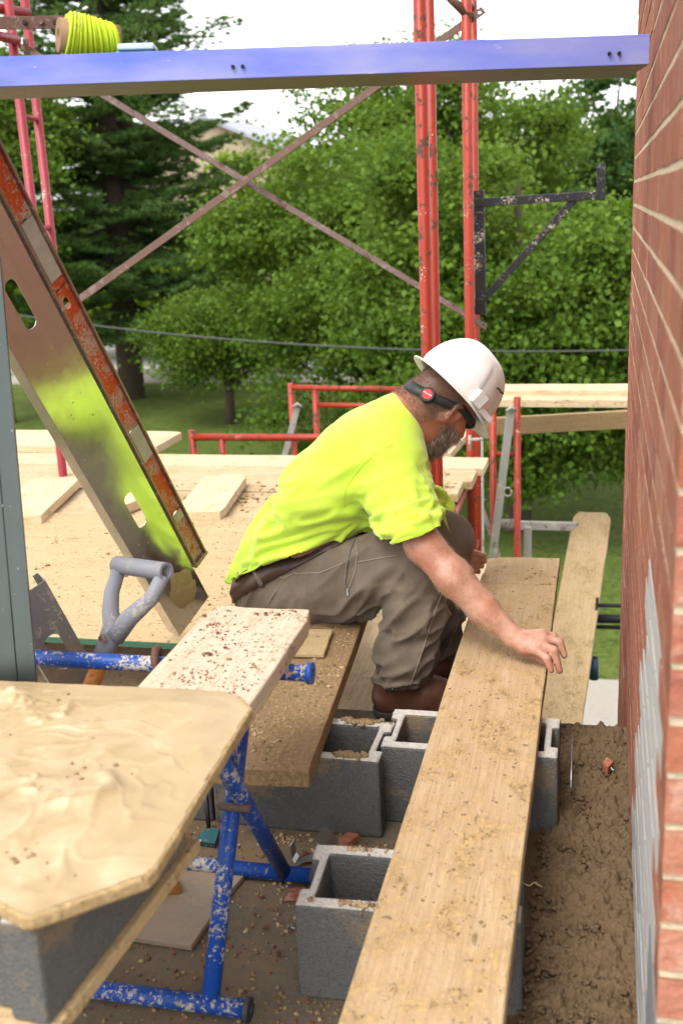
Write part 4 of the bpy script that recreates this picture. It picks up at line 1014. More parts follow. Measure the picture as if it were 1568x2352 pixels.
# bent galvanised scraps
def scrap(label, pts3, wdt, up):
    bm = bmesh.new(); prev = None
    for p in pts3:
        a = bm.verts.new(Vector(p)-Vector(up)*wdt/2); b = bm.verts.new(Vector(p)+Vector(up)*wdt/2)
        if prev: bm.faces.new((prev[0], a, b, prev[1]))
        prev = (a, b)
    o = bm_obj('metal_scrap', bm, MT['steel_clean']); s = o.modifiers.new('s', 'SOLIDIFY'); s.thickness = .0012
    return tag(o, label, 'scrap', 'bent metal scraps on the slab')
scrap('flat ribbed strip of galvanised scrap by the near concrete block', [PZ(686, 1978, .008), PZ(708, 1970, .014), PZ(730, 1968, .006), PZ(762, 1955, .012)], .03, (.25, .95, .1))
scrap('upturned corner of galvanised scrap leaning at the block behind', [PZ(735, 1912, .055), PZ(752, 1930, .03), PZ(768, 1945, .006)], .04, (.5, .8, .35))
scrap('small folded galvanised tab standing on the slab', [PZ(671, 1935, .05), PZ(676, 1965, .012), PZ(682, 1975, .004)], .022, (.3, .6, .5))
# teal tool
tt = empty('jointing_tool', PZ(475, 1925, 0), 'small teal plate with black rod leaning at the concrete block', 'tool')
ps = [PZ(449, 1935, .01), PZ(468, 1905, .02), PZ(505, 1908, .02), PZ(494, 1942, .01)]
bm = bmesh.new(); bm.faces.new([bm.verts.new(p) for p in ps]); o = bm_obj('plate', bm, MT['teal'], tt); s = o.modifiers.new('s', 'SOLIDIFY'); s.thickness = .012; s.offset = 0
bm_obj('rod', tube_bm([PZ(480, 1908, .018), PY(472, 1812, 2.09)], .0055, 8), plain('black_rod', (.01, .01, .01), .5), tt)
# screws, nails and wire ties
def nail(label, a, b, cat='screw', grp='loose screws on the slab', head=True, r=.0016, mat=None):
    t = empty('screw', a, label, cat, grp); bm_obj('shank', tube_bm([a, b], r, 8), mat or MT['steel_clean'], t)
    if head: d = (Vector(a)-Vector(b)).normalized(); bm_obj('head', tube_bm([Vector(a), Vector(a)+d*.002], .0042, 10), mat or MT['steel_clean'], t)
nail('loose steel screw lying near the front foot rail', PZ(232, 2218, .004), PZ(269, 2212, .003))
nail('loose steel screw lying left of the near concrete block', PZ(571, 1962+263, .004) if False else PZ(573, 2235-8, .004), PZ(562, 2248-8, .003)) if False else nail('loose steel screw lying between the trestle legs and the block', PZ(536, 2040, .005), PZ(524, 2058, .003))
nail('loose steel screw touching the near concrete block', PZ(664, 2128, .005), PZ(680, 2134, .003))
nail('thin wire tie sticking up from the mortar bed by the wall', PY(1310, 1810, 2.30), PY(1313, 1688, 2.46), 'wire', 'wire', False, .0022)
nail('screw stuck in the mortar bed with a red chip', PZ(1408, 1770, .03), PZ(1392, 1752, .035))
# string tail hanging from the long plank
q = [PZ(1190, 2022, .20), PZ(1215, 2026, .19), PZ(1232, 2018, .18), PZ(1243, 2022, .17)]
tag(bm_obj('frayed_string', tube_bm([Vector((-.1195, 1.70, .205)), Vector((-.108, 1.70, .20)), Vector((-.098, 1.705, .205)), Vector((-.085, 1.70, .20))], .0006, 6), plain('jute', (.3, .21, .12), .9)), 'thin frayed string sticking out from the edge of the long plank', 'string')

# ------------------------------------------------------------------ mortar bed against the wall, droppings, crumbs
nx, ny = 110, 700; gx = np.linspace(-.20, WX+.012, nx); gy = np.linspace(.95, 2.72, ny)
GX, GY = np.meshgrid(gx, gy, indexing='ij'); PP = np.stack([GX.ravel(), GY.ravel(), np.zeros(GX.size)], 1)
f1 = fbm(PP, 16, 4, 11).reshape(nx, ny); f2 = np.abs(fbm(PP, 55, 3, 21).reshape(nx, ny)); f3 = fbm(PP, 130, 2, 4).reshape(nx, ny); f4 = np.clip(fbm(PP, 34, 2, 31).reshape(nx, ny), 0, 1)
near = np.clip((GX+.155)/.09, 0, 1); near = near*near*(3-2*near)
f5 = np.abs(fbm(PP, 95, 2, 77).reshape(nx, ny))
far_ = np.clip((2.70-GY)/.03, 0, 1)
Hb = near*(.013 + .011*f1 + .010*f2 + .005*f3 + .016*f4 + .006*f5) + (1-near)*.0015
Hb += .010*np.exp(-((GY-2.66)/.05)**2)*np.clip((GX-.0)/.04, 0, 1)*(1+.6*f1)
V = np.stack([GX.ravel()+.002*f3.ravel(), GY.ravel(), np.maximum(.0006, (Hb*far_)).ravel()], 1)
idx = np.arange(nx*ny).reshape(nx, ny)
Fq = np.stack([idx[:-1, :-1].ravel(), idx[1:, :-1].ravel(), idx[1:, 1:].ravel(), idx[:-1, 1:].ravel()], 1)
o = link('mortar_bed', np_mesh('mortar_bed', V, Fq, 4), MT['mortar_dark'], None, False); tag(o, 'rough bed of crumbly damp mortar along the wall foot', 'mortar', kind='stuff')
def rect(x0, x1, y0, y1, z): return lambda r: (r.uniform(x0, x1), r.uniform(y0, y1), z)
def clumps(areas, z, seed, sq=1.0, box=None):
    rr0 = np.random.default_rng(seed); C_ = [(rr0.uniform(x0, x1), rr0.uniform(y0, y1), s*rr0.uniform(.3, 1.5)) for x0, x1, y0, y1, s, n in areas for _ in range(n)]
    def f(r):
        c = C_[r.integers(0, len(C_))]; return (c[0]+r.normal()*c[2], c[1]+r.normal()*c[2]*sq, z)
    if box is None: return f
    def h(r):
        q = f(r); xc = box[0]+box[1]*(q[1]-box[2])
        return q if abs(q[0]-xc) < box[3] and box[4] < q[1] < box[5] else None
    return h
crumbs('mortar_crumbs', 'mortar crumbs scattered over the bed by the wall', 4200, rect(-.12, WX-.006, 1.2, 2.69, .017), .0015, .012, MT['mortar_dark'], 1)
crumbs('mortar_lumps', None, 300, clumps([(-.95, -.70, 1.0, 1.12, .03, 9), (-.80, -.72, 1.22, 1.27, .02, 5), (-1.0, -.85, 1.46, 1.53, .02, 6), (-1.0, -.62, 1.0, 1.5, .05, 7)], BZ+.003, 61, box=(-.86, 0, 1, .26, 1.03, 1.54)), .001, .0065, MT['mortar'], 33, mb, .6)
crumbs('mortar_crumbs', 'mortar crumbs scattered on the slab round the trestle', 3000, rect(-1.1, -.13, 1.15, 2.1, .0003), .0008, .008, MT['crumb'], 2)
crumbs('mortar_crumbs', 'heap of crumbs between the two middle concrete blocks', 1100, clumps([(-.68, -.36, 1.80, 2.09, .04, 18)], .0005, 5), .001, .010, MT['crumb'], 3)
crumbs('mortar_crumbs', 'mortar crumbs at the foot of the near concrete block', 700, clumps([(-.56, -.34, 1.47, 1.575, .025, 12)], .0005, 6), .001, .008, MT['mortar'], 9)
crumbs('brick_dust', 'small red brick bits on the slab', 700, rect(-1.0, -.30, 1.2, 2.1, .0004), .0008, .0075, MT['brickbit'], 4)
crumbs('mortar_crumbs', 'mortar crumbs scattered over the plywood deck', 2300, clumps([(-2.9, -.9, 2.82, 4.02, .05, 60), (-1.75, -.95, 3.0, 4.0, .10, 30)], DZ+.0115, 44), .0010, .008, MT['crumb'], 5, flat=.4)
crumbs('mortar_crumbs', 'dense mortar crumbs on the deck planks behind the head', 2600, clumps([(-1.0, -.66, 4.1, 5.0, .05, 30), (-2.1, -1.0, 4.05, 4.6, .09, 22)], DZ+.0005, 8, box=(-1.6, 0, 1, 1.0, 4.05, 5.2)), .0015, .016, MT['crumb'], 6, flat=.4)
crumbs('brick_dust', 'red brick bits on the deck planks', 260, clumps([(-1.3, -.7, 4.2, 5.1, .06, 14), (-2.6, -1.0, 2.9, 3.9, .06, 18)], DZ+.013, 8), .002, .013, MT['brickbit'], 16, flat=.4)
crumbs('brick_dust', 'red brick grains on the trestle plank', 700, clumps([(-.76, -.58, 1.96, 2.02, .012, 4), (-.77, -.58, 1.62, 1.68, .02, 6), (-.77, -.58, 1.84, 1.92, .02, 5), (-.75, -.60, 1.6, 2.0, .05, 4)], .5780, 9, box=(-.675, 0, 1, .104, 1.35, 2.02)), .0004, .0040, MT['brickbit'], 7, flat=.5)
crumbs('mortar_crumbs', 'mortar crumbs on the trestle plank', 160, rect(-.775, -.575, 1.58, 2.02, .5782), .001, .008, MT['crumb'], 17, flat=.4)
crumbs('mortar_crumbs', 'mortar lumps caked on the seat plank', 1300, clumps([(-.80, -.62, 2.0, 2.72, .04, 34)], .2355, 12, box=(-.70, -.0761, 1.965, .110, 1.975, 2.9)), .001, .010, MT['crumb'], 18, flat=.35)
crumbs('mortar_crumbs', 'mortar specks on the long plank', 420, clumps([(-.335, -.14, 1.3, 3.3, .03, 26), (-.335, -.14, 1.25, 1.9, .05, 14)], .2350, 13, box=(-.238, 0, 1, .108, .6, 3.4)), .0008, .006, MT['crumb'], 19, flat=.35)
crumbs('mortar_crumbs', 'mortar pile on the seat plank block', 420, clumps([(-.62, -.50, 2.122, 2.130, .02, 5), (-.60, -.53, 2.288, 2.294, .022, 6)], .194, 14, .25), .002, .014, MT['mortar'], 20)
crumbs('mortar_crumbs', 'crumbs on top of the near concrete block', 300, clumps([(-.49, -.37, 1.598, 1.606, .012, 9), (-.47, -.37, 1.768, 1.775, .012, 5)], .194, 15, .4), .0015, .010, MT['crumb'], 22)
# larger brick chips one can pick up
def chip_mesh(seed):
    r = random.Random(seed); bm = bmesh.new(); bmesh.ops.create_icosphere(bm, subdivisions=1, radius=1)
    for v in bm.verts: v.co *= r.uniform(.6, 1.15)
    for v in bm.verts: v.co.z *= .5
    me = bpy.data.meshes.new('brick_chip'); bm.to_mesh(me); bm.free(); me.materials.append(MT['brick']); return me
CH = [chip_mesh(i) for i in range(4)]
def chip(label, p, s, grp):
    o = bpy.data.objects.new('brick_chip', CH[random.randrange(4)]); COL.objects.link(o); o.location = p; o.scale = (s*1.3, s, s*.9); o.rotation_euler = (0, 0, random.uniform(0, 6)); tag(o, label, 'brick chip', grp)
for px, py in ((496, 1508-9), (516, 1501-12), (480, 1504), (540, 1480), (655, 1541-10), (667, 1559-10), (655, 1602-10), (385, 1602-5), (470, 1415), (610, 1410), (640, 1413), (500, 1455), (512, 1470)):
    chip('red brick chip lying on the trestle plank', PZ(px, py, .5795)+Vector((0, 0, .002)), random.uniform(.0028, .0062), 'brick chips on the trestle plank')
for px, py in ((560, 1985), (590, 1995), (700, 1960), (640, 2190), (520, 2150), (610, 2130), (655, 2060), (500, 2215), (600, 2060), (585, 2100)):
    chip('red brick chip lying on the slab', PZ(px, py, .004), random.uniform(.004, .010), 'brick chips on the slab')
flat_piece('brick_shard', 'thin flat red brick shard beside the near concrete block', 'brick chip', [(650, 2065), (668, 2040), (705, 2035), (690, 2065)], .006, MT['brick'])
flat_piece('brick_shard', 'broken red brick shard at the foot of the seat plank block', 'brick chip', [(775, 1925), (800, 1910), (825, 1915), (800, 1935)], .02, MT['brick'])
flat_piece('brick_shard', 'red brick shard lying on the mortar bed', 'brick chip', [(1383, 1752), (1392, 1738), (1408, 1748), (1395, 1762)], .022, MT['brick'], z=.02)
flat_piece('brick', 'red brick left on the deck planks behind the worker', 'brick', [(652, 1118), (654, 1106), (690, 1106), (690, 1118)], .03, MT['brick'], z=DZ+.002)
# ================================================================== THE WORKER
class Field:
    """signed distance field on a box; smooth unions of round cones and ellipsoids, meshed with surface nets"""
    def __init__(s, lo, hi, h):
        s.lo = np.array(lo, float); s.h = h; s.n = np.ceil((np.array(hi)-s.lo)/h).astype(int)+1
        s.D = np.full(s.n, 1.0, np.float32)
    def _loc(s, lo, hi, pad):
        a = np.maximum(0, np.floor((np.array(lo)-pad-s.lo)/s.h).astype(int)); b = np.minimum(s.n, np.ceil((np.array(hi)+pad-s.lo)/s.h).astype(int)+1)
        if np.any(b <= a): return None
        ax = [s.lo[i]+s.h*np.arange(a[i], b[i]) for i in range(3)]
        X, Y, Z = np.meshgrid(*ax, indexing='ij'); return (slice(a[0], b[0]), slice(a[1], b[1]), slice(a[2], b[2])), np.stack([X, Y, Z], -1)
    def _add(s, sl, d, k, op='u'):
        o = s.D[sl]
        if op == 'u':
            if k > 0:
                hh = np.clip(.5+.5*(o-d)/k, 0, 1); r = o*(1-hh)+d*hh - k*hh*(1-hh)
            else: r = np.minimum(o, d)
        elif op == 's':
            d = -d
            if k > 0:
                hh = np.clip(.5-.5*(o-d)/k, 0, 1); r = o*(1-hh)+d*hh + k*hh*(1-hh)
            else: r = np.maximum(o, d)
        s.D[sl] = r
    def cone(s, a, b, ra, rb, k=.02, op='u'):
        a = np.array(a, float); b = np.array(b, float); R = max(ra, rb)
        L = s._loc(np.minimum(a, b)-R, np.maximum(a, b)+R, k*1.5+2*s.h+.01)
        if L is None: return s
        sl, P = L; ab = b-a; t = np.clip(((P-a)@ab)/(ab@ab), 0, 1)
        d = np.linalg.norm(P-a-t[..., None]*ab, axis=-1) - (ra+(rb-ra)*t); s._add(sl, d.astype(np.float32), k, op); return s
    def chain(s, pts, k=.02, op='u'):
        for (a, ra), (b, rb) in zip(pts, pts[1:]): s.cone(a, b, ra, rb, k, op)
        return s
    def ell(s, c, axes, rad_, k=.02, op='u'):
        c = np.array(c, float); A = np.array(axes, float); rad_ = np.array(rad_, float); R = rad_.max()
        L = s._loc(c-R, c+R, k*1.5+2*s.h+.01)
        if L is None: return s
        sl, P = L; q = (P-c)@A.T; k0 = np.linalg.norm(q/rad_, axis=-1); k1 = np.linalg.norm(q/rad_**2, axis=-1)+1e-9
        s._add(sl, (k0*(k0-1)/k1).astype(np.float32), k, op); return s
    def plane(s, p, nrm, center=None, R=None):
        """cut away everything on the +normal side (within R of center)"""
        p = np.array(p, float); nrm = np.array(nrm, float); nrm /= np.linalg.norm(nrm)
        c = p if center is None else np.array(center); L = s._loc(c-R, c+R, 0)
        sl, P = L; d = (P-p)@nrm; m = np.linalg.norm(P-c, axis=-1) < R
        s.D[sl] = np.where(m, np.maximum(s.D[sl], d), s.D[sl]); return s
    def mesh(s):
        D = s.D; neg = D < 0; n = D.shape
        c = np.zeros(np.array(n)-1, np.int8); corners = [(i, j, k) for i in (0, 1) for j in (0, 1) for k in (0, 1)]
        sub = lambda A, i, j, k: A[i:n[0]-1+i, j:n[1]-1+j, k:n[2]-1+k]
        for q in corners: c += sub(neg, *q)
        act = (c > 0) & (c < 8); I = np.argwhere(act); idx = -np.ones(act.shape, np.int64); idx[act] = np.arange(len(I))
        S = np.zeros((len(I), 3)); cnt = np.zeros(len(I))
        for q in corners:
            for axi in range(3):
                if q[axi]: continue
                q2 = list(q); q2[axi] = 1
                d0 = D[I[:,0]+q[0], I[:,1]+q[1], I[:,2]+q[2]]; d1 = D[I[:,0]+q2[0], I[:,1]+q2[1], I[:,2]+q2[2]]
                m = (d0 < 0) != (d1 < 0); t = np.where(m, d0/(d0-d1+1e-12), 0)
                e = np.array(q, float)[None].repeat(len(I), 0); e[:, axi] += t; S += e*m[:, None]; cnt += m
        V = s.lo + s.h*(I + S/cnt[:, None])
        Fs = []
        for axi in range(3):
            u, v = [(1, 2), (2, 0), (0, 1)][axi]
            sl0 = [slice(1, n[i]-1) for i in range(3)]; sl0[axi] = slice(0, n[axi]-1); sl1 = list(sl0); sl1[axi] = slice(1, n[axi])
            a = neg[tuple(sl0)]; b = neg[tuple(sl1)]; E = np.argwhere(a != b); off = np.array([1, 1, 1]); off[axi] = 0; E = E+off
            fl = a[a != b]
            def cell(du, dv):
                q = E.copy(); q[:, u] -= du; q[:, v] -= dv; return idx[q[:, 0], q[:, 1], q[:, 2]]
            Q = np.stack([cell(1, 1), cell(0, 1), cell(0, 0), cell(1, 0)], 1); Q[~fl] = Q[~fl][:, ::-1]; Fs.append(Q)
        return V, np.concatenate(Fs)
def smooth_v(V, Fq, it=2, lam=.5):
    e = np.concatenate([Fq[:, [0, 1]], Fq[:, [1, 2]], Fq[:, [2, 3]], Fq[:, [3, 0]]]); e = np.concatenate([e, e[:, ::-1]])
    deg = np.bincount(e[:, 0], minlength=len(V))[:, None]
    for _ in range(it):
        S = np.stack([np.bincount(e[:, 0], V[e[:, 1], i], len(V)) for i in range(3)], 1); V = V+lam*(S/np.maximum(deg, 1)-V)
    return V
def normals(V, Fq):
    n = np.cross(V[Fq[:, 2]]-V[Fq[:, 0]], V[Fq[:, 3]]-V[Fq[:, 1]]); N = np.zeros_like(V)
    for i in range(4):
        for c in range(3): N[:, c] += np.bincount(Fq[:, i], n[:, c], len(V))
    return N/(np.linalg.norm(N, axis=1, keepdims=True)+1e-12)
def pix(V):
    d = V-np.array(CAM); k = d@np.array(F_); return 784+2500*(d@np.array(R_))/k, 1176-2500*(d@np.array(U_))/k
J = lambda px, py, y: np.array(PY(px, py, y))
Rn, Un, Fn = np.array(R_), np.array(U_), np.array(F_)
worker = empty('person', PZ(700, 1440, .236), 'seated person in neon yellow shirt and white hard hat reaching for a plank', 'person')

# ---- head frame
e_s = .715*Rn - .70*Un
ha = rad(33)
HF = math.cos(ha)*e_s + math.sin(ha)*Fn; HF /= np.linalg.norm(HF)
HU = .70*Rn + .715*Un; HU -= HF*(HU@HF); HU /= np.linalg.norm(HU)
HS = np.cross(HF, HU)
HC = np.array(PK(1037, 903, 3.06))
hd_ = lambda f, s_, u: HC + HF*f + HS*s_ + HU*u
AX = np.array([HF, HS, HU])

# ---- skin: one continuous body
lo = [-1.25, 2.35, -.16]; hi = [.05, 3.55, 1.25]
B_ = Field([-1.20, 2.42, -.14], [-.04, 3.46, 1.22], .0041)
B_.ell(hd_(-.005, 0, .005), AX, (.100, .077, .100), 0)
B_.ell(hd_(.020, 0, -.055), AX, (.082, .070, .075), .03)
B_.ell(hd_(.040, 0, -.115), AX, (.060, .053, .052), .03)              # jaw
B_.ell(hd_(.068, 0, -.145), AX, (.030, .032, .026), .03)              # chin
B_.cone(hd_(.090, 0, -.015), hd_(.117, 0, -.060), .010, .014, .018)   # nose
B_.ell(hd_(.062, .046, -.070), AX, (.030, .022, .026), .02); B_.ell(hd_(.062, -.046, -.070), AX, (.030, .022, .026), .02)
B_.ell(hd_(.082, .033, -.012), AX, (.018, .026, .010), .015); B_.ell(hd_(.082, -.033, -.012), AX, (.018, .026, .010), .015)
for sg in (1, -1):                                                     # ears: rim, lobe, hollow
    B_.ell(hd_(.000, sg*.080, -.052), [HF*.86-HU*.3+HS*sg*-.35, HS*sg, HU], (.020, .010, .034), .012)
    B_.cone(hd_(-.018, sg*.093, -.030), hd_(-.012, sg*.090, -.070), .006, .0055, .006); B_.cone(hd_(-.012, sg*.091, -.022), hd_(.010, sg*.083, -.018), .006, .005, .006)
    B_.ell(hd_(.004, sg*.092, -.050), AX, (.010, .008, .018), .006, 's')
nb = J(938, 985, 3.0)
B_.cone(hd_(-.030, 0, -.080), nb, .066, .072, .03)
B_.cone(hd_(-.05, 0, -.05), J(912, 960, 3.0), .055, .072, .03)
# trunk (under the shirt), legs (under the trousers)
for yy in (2.90, 3.06):
    B_.chain([(J(675, 1378, yy), .075), (J(712, 1262, yy), .08), (J(772, 1140, yy), .105), (J(845, 1068, yy), .10), (nb, .06)], .05)
B_.chain([(J(680, 1360, 2.86), .07), (J(960, 1290, 2.76), .055), (J(908, 1590, 2.72), .04), (J(915, 1640, 2.71), .035)], .02)
B_.chain([(J(690, 1350, 3.08), .07), (J(1035, 1238, 3.12), .055), (J(985, 1590, 3.02), .04)], .02)
# right arm
sh_ = J(890, 1078, 2.84); el = J(978, 1258, 2.66); m1_ = J(1040, 1325, 2.635); m2_ = J(1108, 1398, 2.615); wr = J(1178, 1462, 2.595)
B_.chain([(sh_, .058), (J(935, 1170, 2.74), .049), (el, .0455), (m1_, .0465), (m2_, .0385), (wr, .0265)], .02)
B_.ell(J(962, 1250, 2.655), [Rn, Un, Fn], (.034, .034, .034), .03)
# right hand
kn = {'p': J(1228, 1492, 2.560), 'r': J(1240, 1478, 2.572), 'm': J(1247, 1466, 2.588), 'i': J(1246, 1456, 2.605)}
B_.cone(wr, J(1206, 1478, 2.585), .026, .027, .015); B_.cone(J(1203, 1484, 2.577), kn['p'], .022, .014, .012); B_.cone(J(1203, 1476, 2.585), kn['r'], .023, .0145, .012)
B_.cone(J(1206, 1470, 2.592), kn['m'], .022, .0145, .012); B_.cone(J(1206, 1466, 2.60), kn['i'], .020, .014, .012)
for key, mid, tip, r0, r1 in (('p', (1255, 1512, 2.543), (1265, 1540, 2.537), .0105, .0085), ('r', (1271, 1495, 2.560), (1284, 1541, 2.552), .0115, .0092),
                              ('m', (1283, 1474, 2.588), (1295, 1506, 2.580), .0115, .0092), ('i', (1270, 1462, 2.61), (1289, 1488, 2.60), .011, .009)):
    q = J(*mid); t = J(*tip); B_.cone(kn[key], q, .0118, r0*.95, .003); B_.ell(q, [Rn, Un, Fn], (r0*1.08,)*3, .002); B_.cone(q, (q+t)/2, r0*.98, r0*.88, .002); B_.cone((q+t)/2, t, r0*.9, r1*.95, .002)
B_.cone(J(1208, 1492, 2.60), J(1238, 1510, 2.60), .018, .0125, .012); B_.cone(J(1238, 1510, 2.60), J(1258, 1530, 2.59), .0115, .009, .005)   # thumb
# left arm and hand beyond the knee
lwr = J(1062, 1282, 3.27)
B_.chain([(J(915, 1085, 3.12), .056), (J(1000, 1215, 3.32), .046), (lwr, .027)], .02)
for i, (a, b) in enumerate((((1082, 1272), (1112, 1276)), ((1084, 1285), (1112, 1288)), ((1082, 1297), (1106, 1300)), ((1078, 1307), (1098, 1313)))):
    B_.cone(lwr, J(*a, 3.26), .020, .0125, .01); B_.cone(J(*a, 3.26), J(*b, 3.265), .0115, .009, .004)
B_.cone(lwr, J(1080, 1268, 3.22), .018, .012, .01); B_.cone(J(1080, 1268, 3.22), J(1102, 1272, 3.225), .011, .009, .004)
V, Fq = B_.mesh(); V = smooth_v(V, Fq, 2, .45)
def skin_mat():
    g = G('skin'); a = g.noise(g.co(rnd=False), 26, 5, .6); b = g.noise(g.co(rnd=False), 8, 3, .5); c = g.noise(g.co(rnd=False), 260, 3, .6)
    at = g.n('Attribute', attribute_name='v')
    col = g.mix(g.ramp(a, [(.36, 0), (.64, 1)]), (.36, .165, .105), (.49, .285, .205)); col = g.mix(g.ramp(b, [(.45, 0), (.72, .7)]), col, (.42, .145, .085))
    col = g.mix(at.outputs['Fac'], col, (.36, .11, .062))
    col = g.mix(g.ramp(c, [(.58, 0), (.68, .45)]), col, (.30, .115, .06))
    ah = g.n('Attribute', attribute_name='hairline'); col = g.mix(g.math('MULTIPLY', ah.outputs['Fac'], g.ramp(c, [(.3, .55), (.6, .95)])), col, (.105, .058, .038))
    return g.done(col, .52, g.bump(g.math('ADD', c, g.math('MULTIPLY', a, .6)), .35, .0015), Specular_IOR_Level=.4, Subsurface_Weight=.12, Subsurface_Radius=(.02, .007, .004), Subsurface_Scale=.4)
me = np_mesh('body', V, Fq, 4); px_, py_ = pix(V)
add_v(me, np.clip((1120-py_)/90, 0, 1)*np.clip((1120-px_)/60, 0, 1)*.75)
body = link('body', me, skin_mat(), worker, True)

# ---- T-shirt
T = Field([-1.22, 2.5, .2], [-.35, 3.42, 1.12], .0050)
ch = [(J(626, 1352, 2.98), .112), (J(690, 1252, 2.98), .118), (J(768, 1133, 2.98), .127), (J(838, 1060, 2.98), .122), (J(893, 1006, 2.99), .098)]
for dy in (-.085, 0, .085):
    T.chain([(p+np.array([0, dy, 0])+Fn*0, r) for p, r in ch], .05)
for yy in (-.085, .085):
    T.cone(J(632, 1345, 2.98)+np.array([0, yy*1.1, 0]), J(760, 1230, 2.98)+np.array([0, yy, 0]), .10, .11, .05)
# belly over the lap and chest front
T.cone(J(740, 1235, 2.97), J(850, 1150, 2.97), .10, .11, .06)
T.cone(J(850, 1150, 2.97), J(905, 1075, 2.99), .11, .09, .06)
# right sleeve, left sleeve
s0 = J(893, 1068, 2.86); s1 = J(948, 1222, 2.70)
T.cone(s0, s1, .088, .079, .045); T.cone(J(870, 1040, 2.90), s0, .09, .088, .05)
T.cone(J(880, 1075, 3.12), J(975, 1185, 3.28), .085, .075, .04)
# shoulder slope toward collar
T.cone(J(905, 985, 2.94), J(925, 960, 2.98), .075, .072, .04)
# sleeve runs past its hem and is trimmed after meshing
sd_ = (s1-s0)/np.linalg.norm(s1-s0); hem_p = (J(870, 1229, 2.70)+J(1000, 1197, 2.70))/2
T.cone(s1, s1+sd_*.07, .079, .077, .02)
hn = np.cross(J(1000, 1197, 2.70)-J(870, 1229, 2.70), Fn+.25*Un); hn = hn/np.linalg.norm(hn); hn = hn if hn@sd_ > 0 else -hn
# collar opening
cdir = hd_(-.03, 0, -.08)-nb
T.cone(nb-cdir*.1, nb+cdir*1.2, .080, .078, .008, 's')
T.cone(J(985, 1010, 2.97), J(960, 985, 2.99), .05, .07, .015, 's')
# bottom hem plane
h0, h1 = J(538, 1352, 2.95), J(872, 1232, 2.95)
V, Fq = T.mesh(); V = smooth_v(V, Fq, 3, .5); N = normals(V, Fq)
px_, py_ = pix(V)
# folds: long soft pulls from the armpit to the small of the back, bunching at the waist
def aniso(V, d, along, across, seed): 
    d = d/np.linalg.norm(d); t = V@d; P = V*across + np.outer(t*(along-across), d); return vnoise(P, 1.0, seed)
dpull = J(560, 1230, 2.95)-J(870, 1120, 2.95); dw = J(560, 1330, 2.95)-J(860, 1225, 2.95)
low = np.clip((py_-1010)/150, 0, 1); waist = np.clip(1-np.abs((py_-(1350-(px_-540)*.38))-0)/150, 0, 1)
n1 = aniso(V, dpull, 3, 24, 3); n2 = aniso(V, dw, 4, 34, 5); n3 = aniso(V, J(960, 1220, 2.7)-J(860, 1060, 2.86), 7, 26, 9)
arm = np.clip(1-np.linalg.norm(V-(s0+s1)/2, axis=1)/.17, 0, 1)
rid = lambda n: (1-np.abs(n))**2.2
hemfade = np.clip(-((V-hem_p)@hn)/.07, 0.0, 1)
disp = low*(1-arm)*.025*(rid(n1)-.35) + waist*(1-arm)*.022*(rid(n2)-.4) + arm*.014*(rid(n3)-.4)*hemfade + .004*vnoise(V, 14, 2)
# armpit crease fan
ap = J(868, 1190, 2.84); va = V-ap; dist = np.linalg.norm(va, axis=1); ang = np.arctan2(va@Un, va@Rn)
disp += .010*np.exp(-(dist/.13)**2)*np.clip(dist/.03, 0, 1)*np.sin(ang*9+2*vnoise(V, 9, 4))*(px_ < 960)
V = V+N*disp[:, None]
# trim everything under the hem line (px) by pulling it tight and cutting
hem_y = np.interp(px_, [480, 545, 600, 650, 690, 760, 860, 900, 1000], [1346, 1334, 1302, 1278, 1266, 1246, 1222, 1226, 1238]) + 1.5*np.sin(px_*.04)
tt_ = (V-s0)@sd_; rad_s = np.linalg.norm(V-s0-np.outer(tt_, sd_), axis=1)
isl = (rad_s < .105) & (tt_ > .07) & (V[:, 1] < 2.86)
dist_s = (V-hem_p)@hn; dist_w = (py_-hem_y)
kk = (V-np.array(CAM))@Fn
out_s = isl & (dist_s > 0); out_w = (~isl) & (dist_w > 0) & (px_ < 1000)
outv = out_s | out_w
kf = ~outv[Fq].all(1); Fq = Fq[kf]
V = np.where(out_s[:, None], V-np.outer(dist_s, hn), V)
V = np.where(out_w[:, None], V+np.outer(dist_w*kk/2500, Un), V)
used = np.unique(Fq); mp_ = -np.ones(len(V), int); mp_[used] = np.arange(len(used)); V = V[used]; Fq = mp_[Fq]
def cloth(name, build):
    g = G(name); return build(g)
def shirt_mat():
    g = G('neon_jersey'); a = g.noise(g.co(rnd=False), 420, 3, .6); b = g.noise(g.co(rnd=False), 13, 5, .6); c = g.noise(g.co(rnd=False), 30, 4, .6)
    col = g.mix(g.ramp(b, [(.3, 0), (.7, 1)]), (.44, .61, .048), (.49, .66, .065))
    col = g.mix(g.math('MULTIPLY', g.ramp(b, [(.56, 0), (.70, 1)]), g.ramp(c, [(.45, 0), (.65, .7)])), col, (.42, .38, .06))
    return g.done(col, .85, g.bump(g.math('ADD', g.math('MULTIPLY', a, .5), c), .22, .003), Specular_IOR_Level=.15, Sheen_Weight=.25, Sheen_Roughness=.5)
MT['shirt'] = shirt_mat()
tsh = link('t_shirt', np_mesh('t_shirt', V, Fq, 4), MT['shirt'], worker, True)
so = tsh.modifiers.new('s', 'SOLIDIFY'); so.thickness = .004; so.offset = 1
bvt = BVHTree.FromPolygons([Vector(v) for v in V], [tuple(f) for f in Fq])
sq = []
for (xa, ya), (xb, yb_) in zip(((902, 1022), (868, 1040), (837, 1066), (812, 1095), (796, 1120), (790, 1145)), ((868, 1040), (837, 1066), (812, 1095), (796, 1120), (790, 1145), (792, 1170))):
    for t in (0, .25, .5, .75):
        d = ray(xa+(xb-xa)*t, ya+(yb_-ya)*t).normalized(); hit = bvt.ray_cast(CAM, d)[0]
        if hit is not None: sq.append(hit-d*.0025)
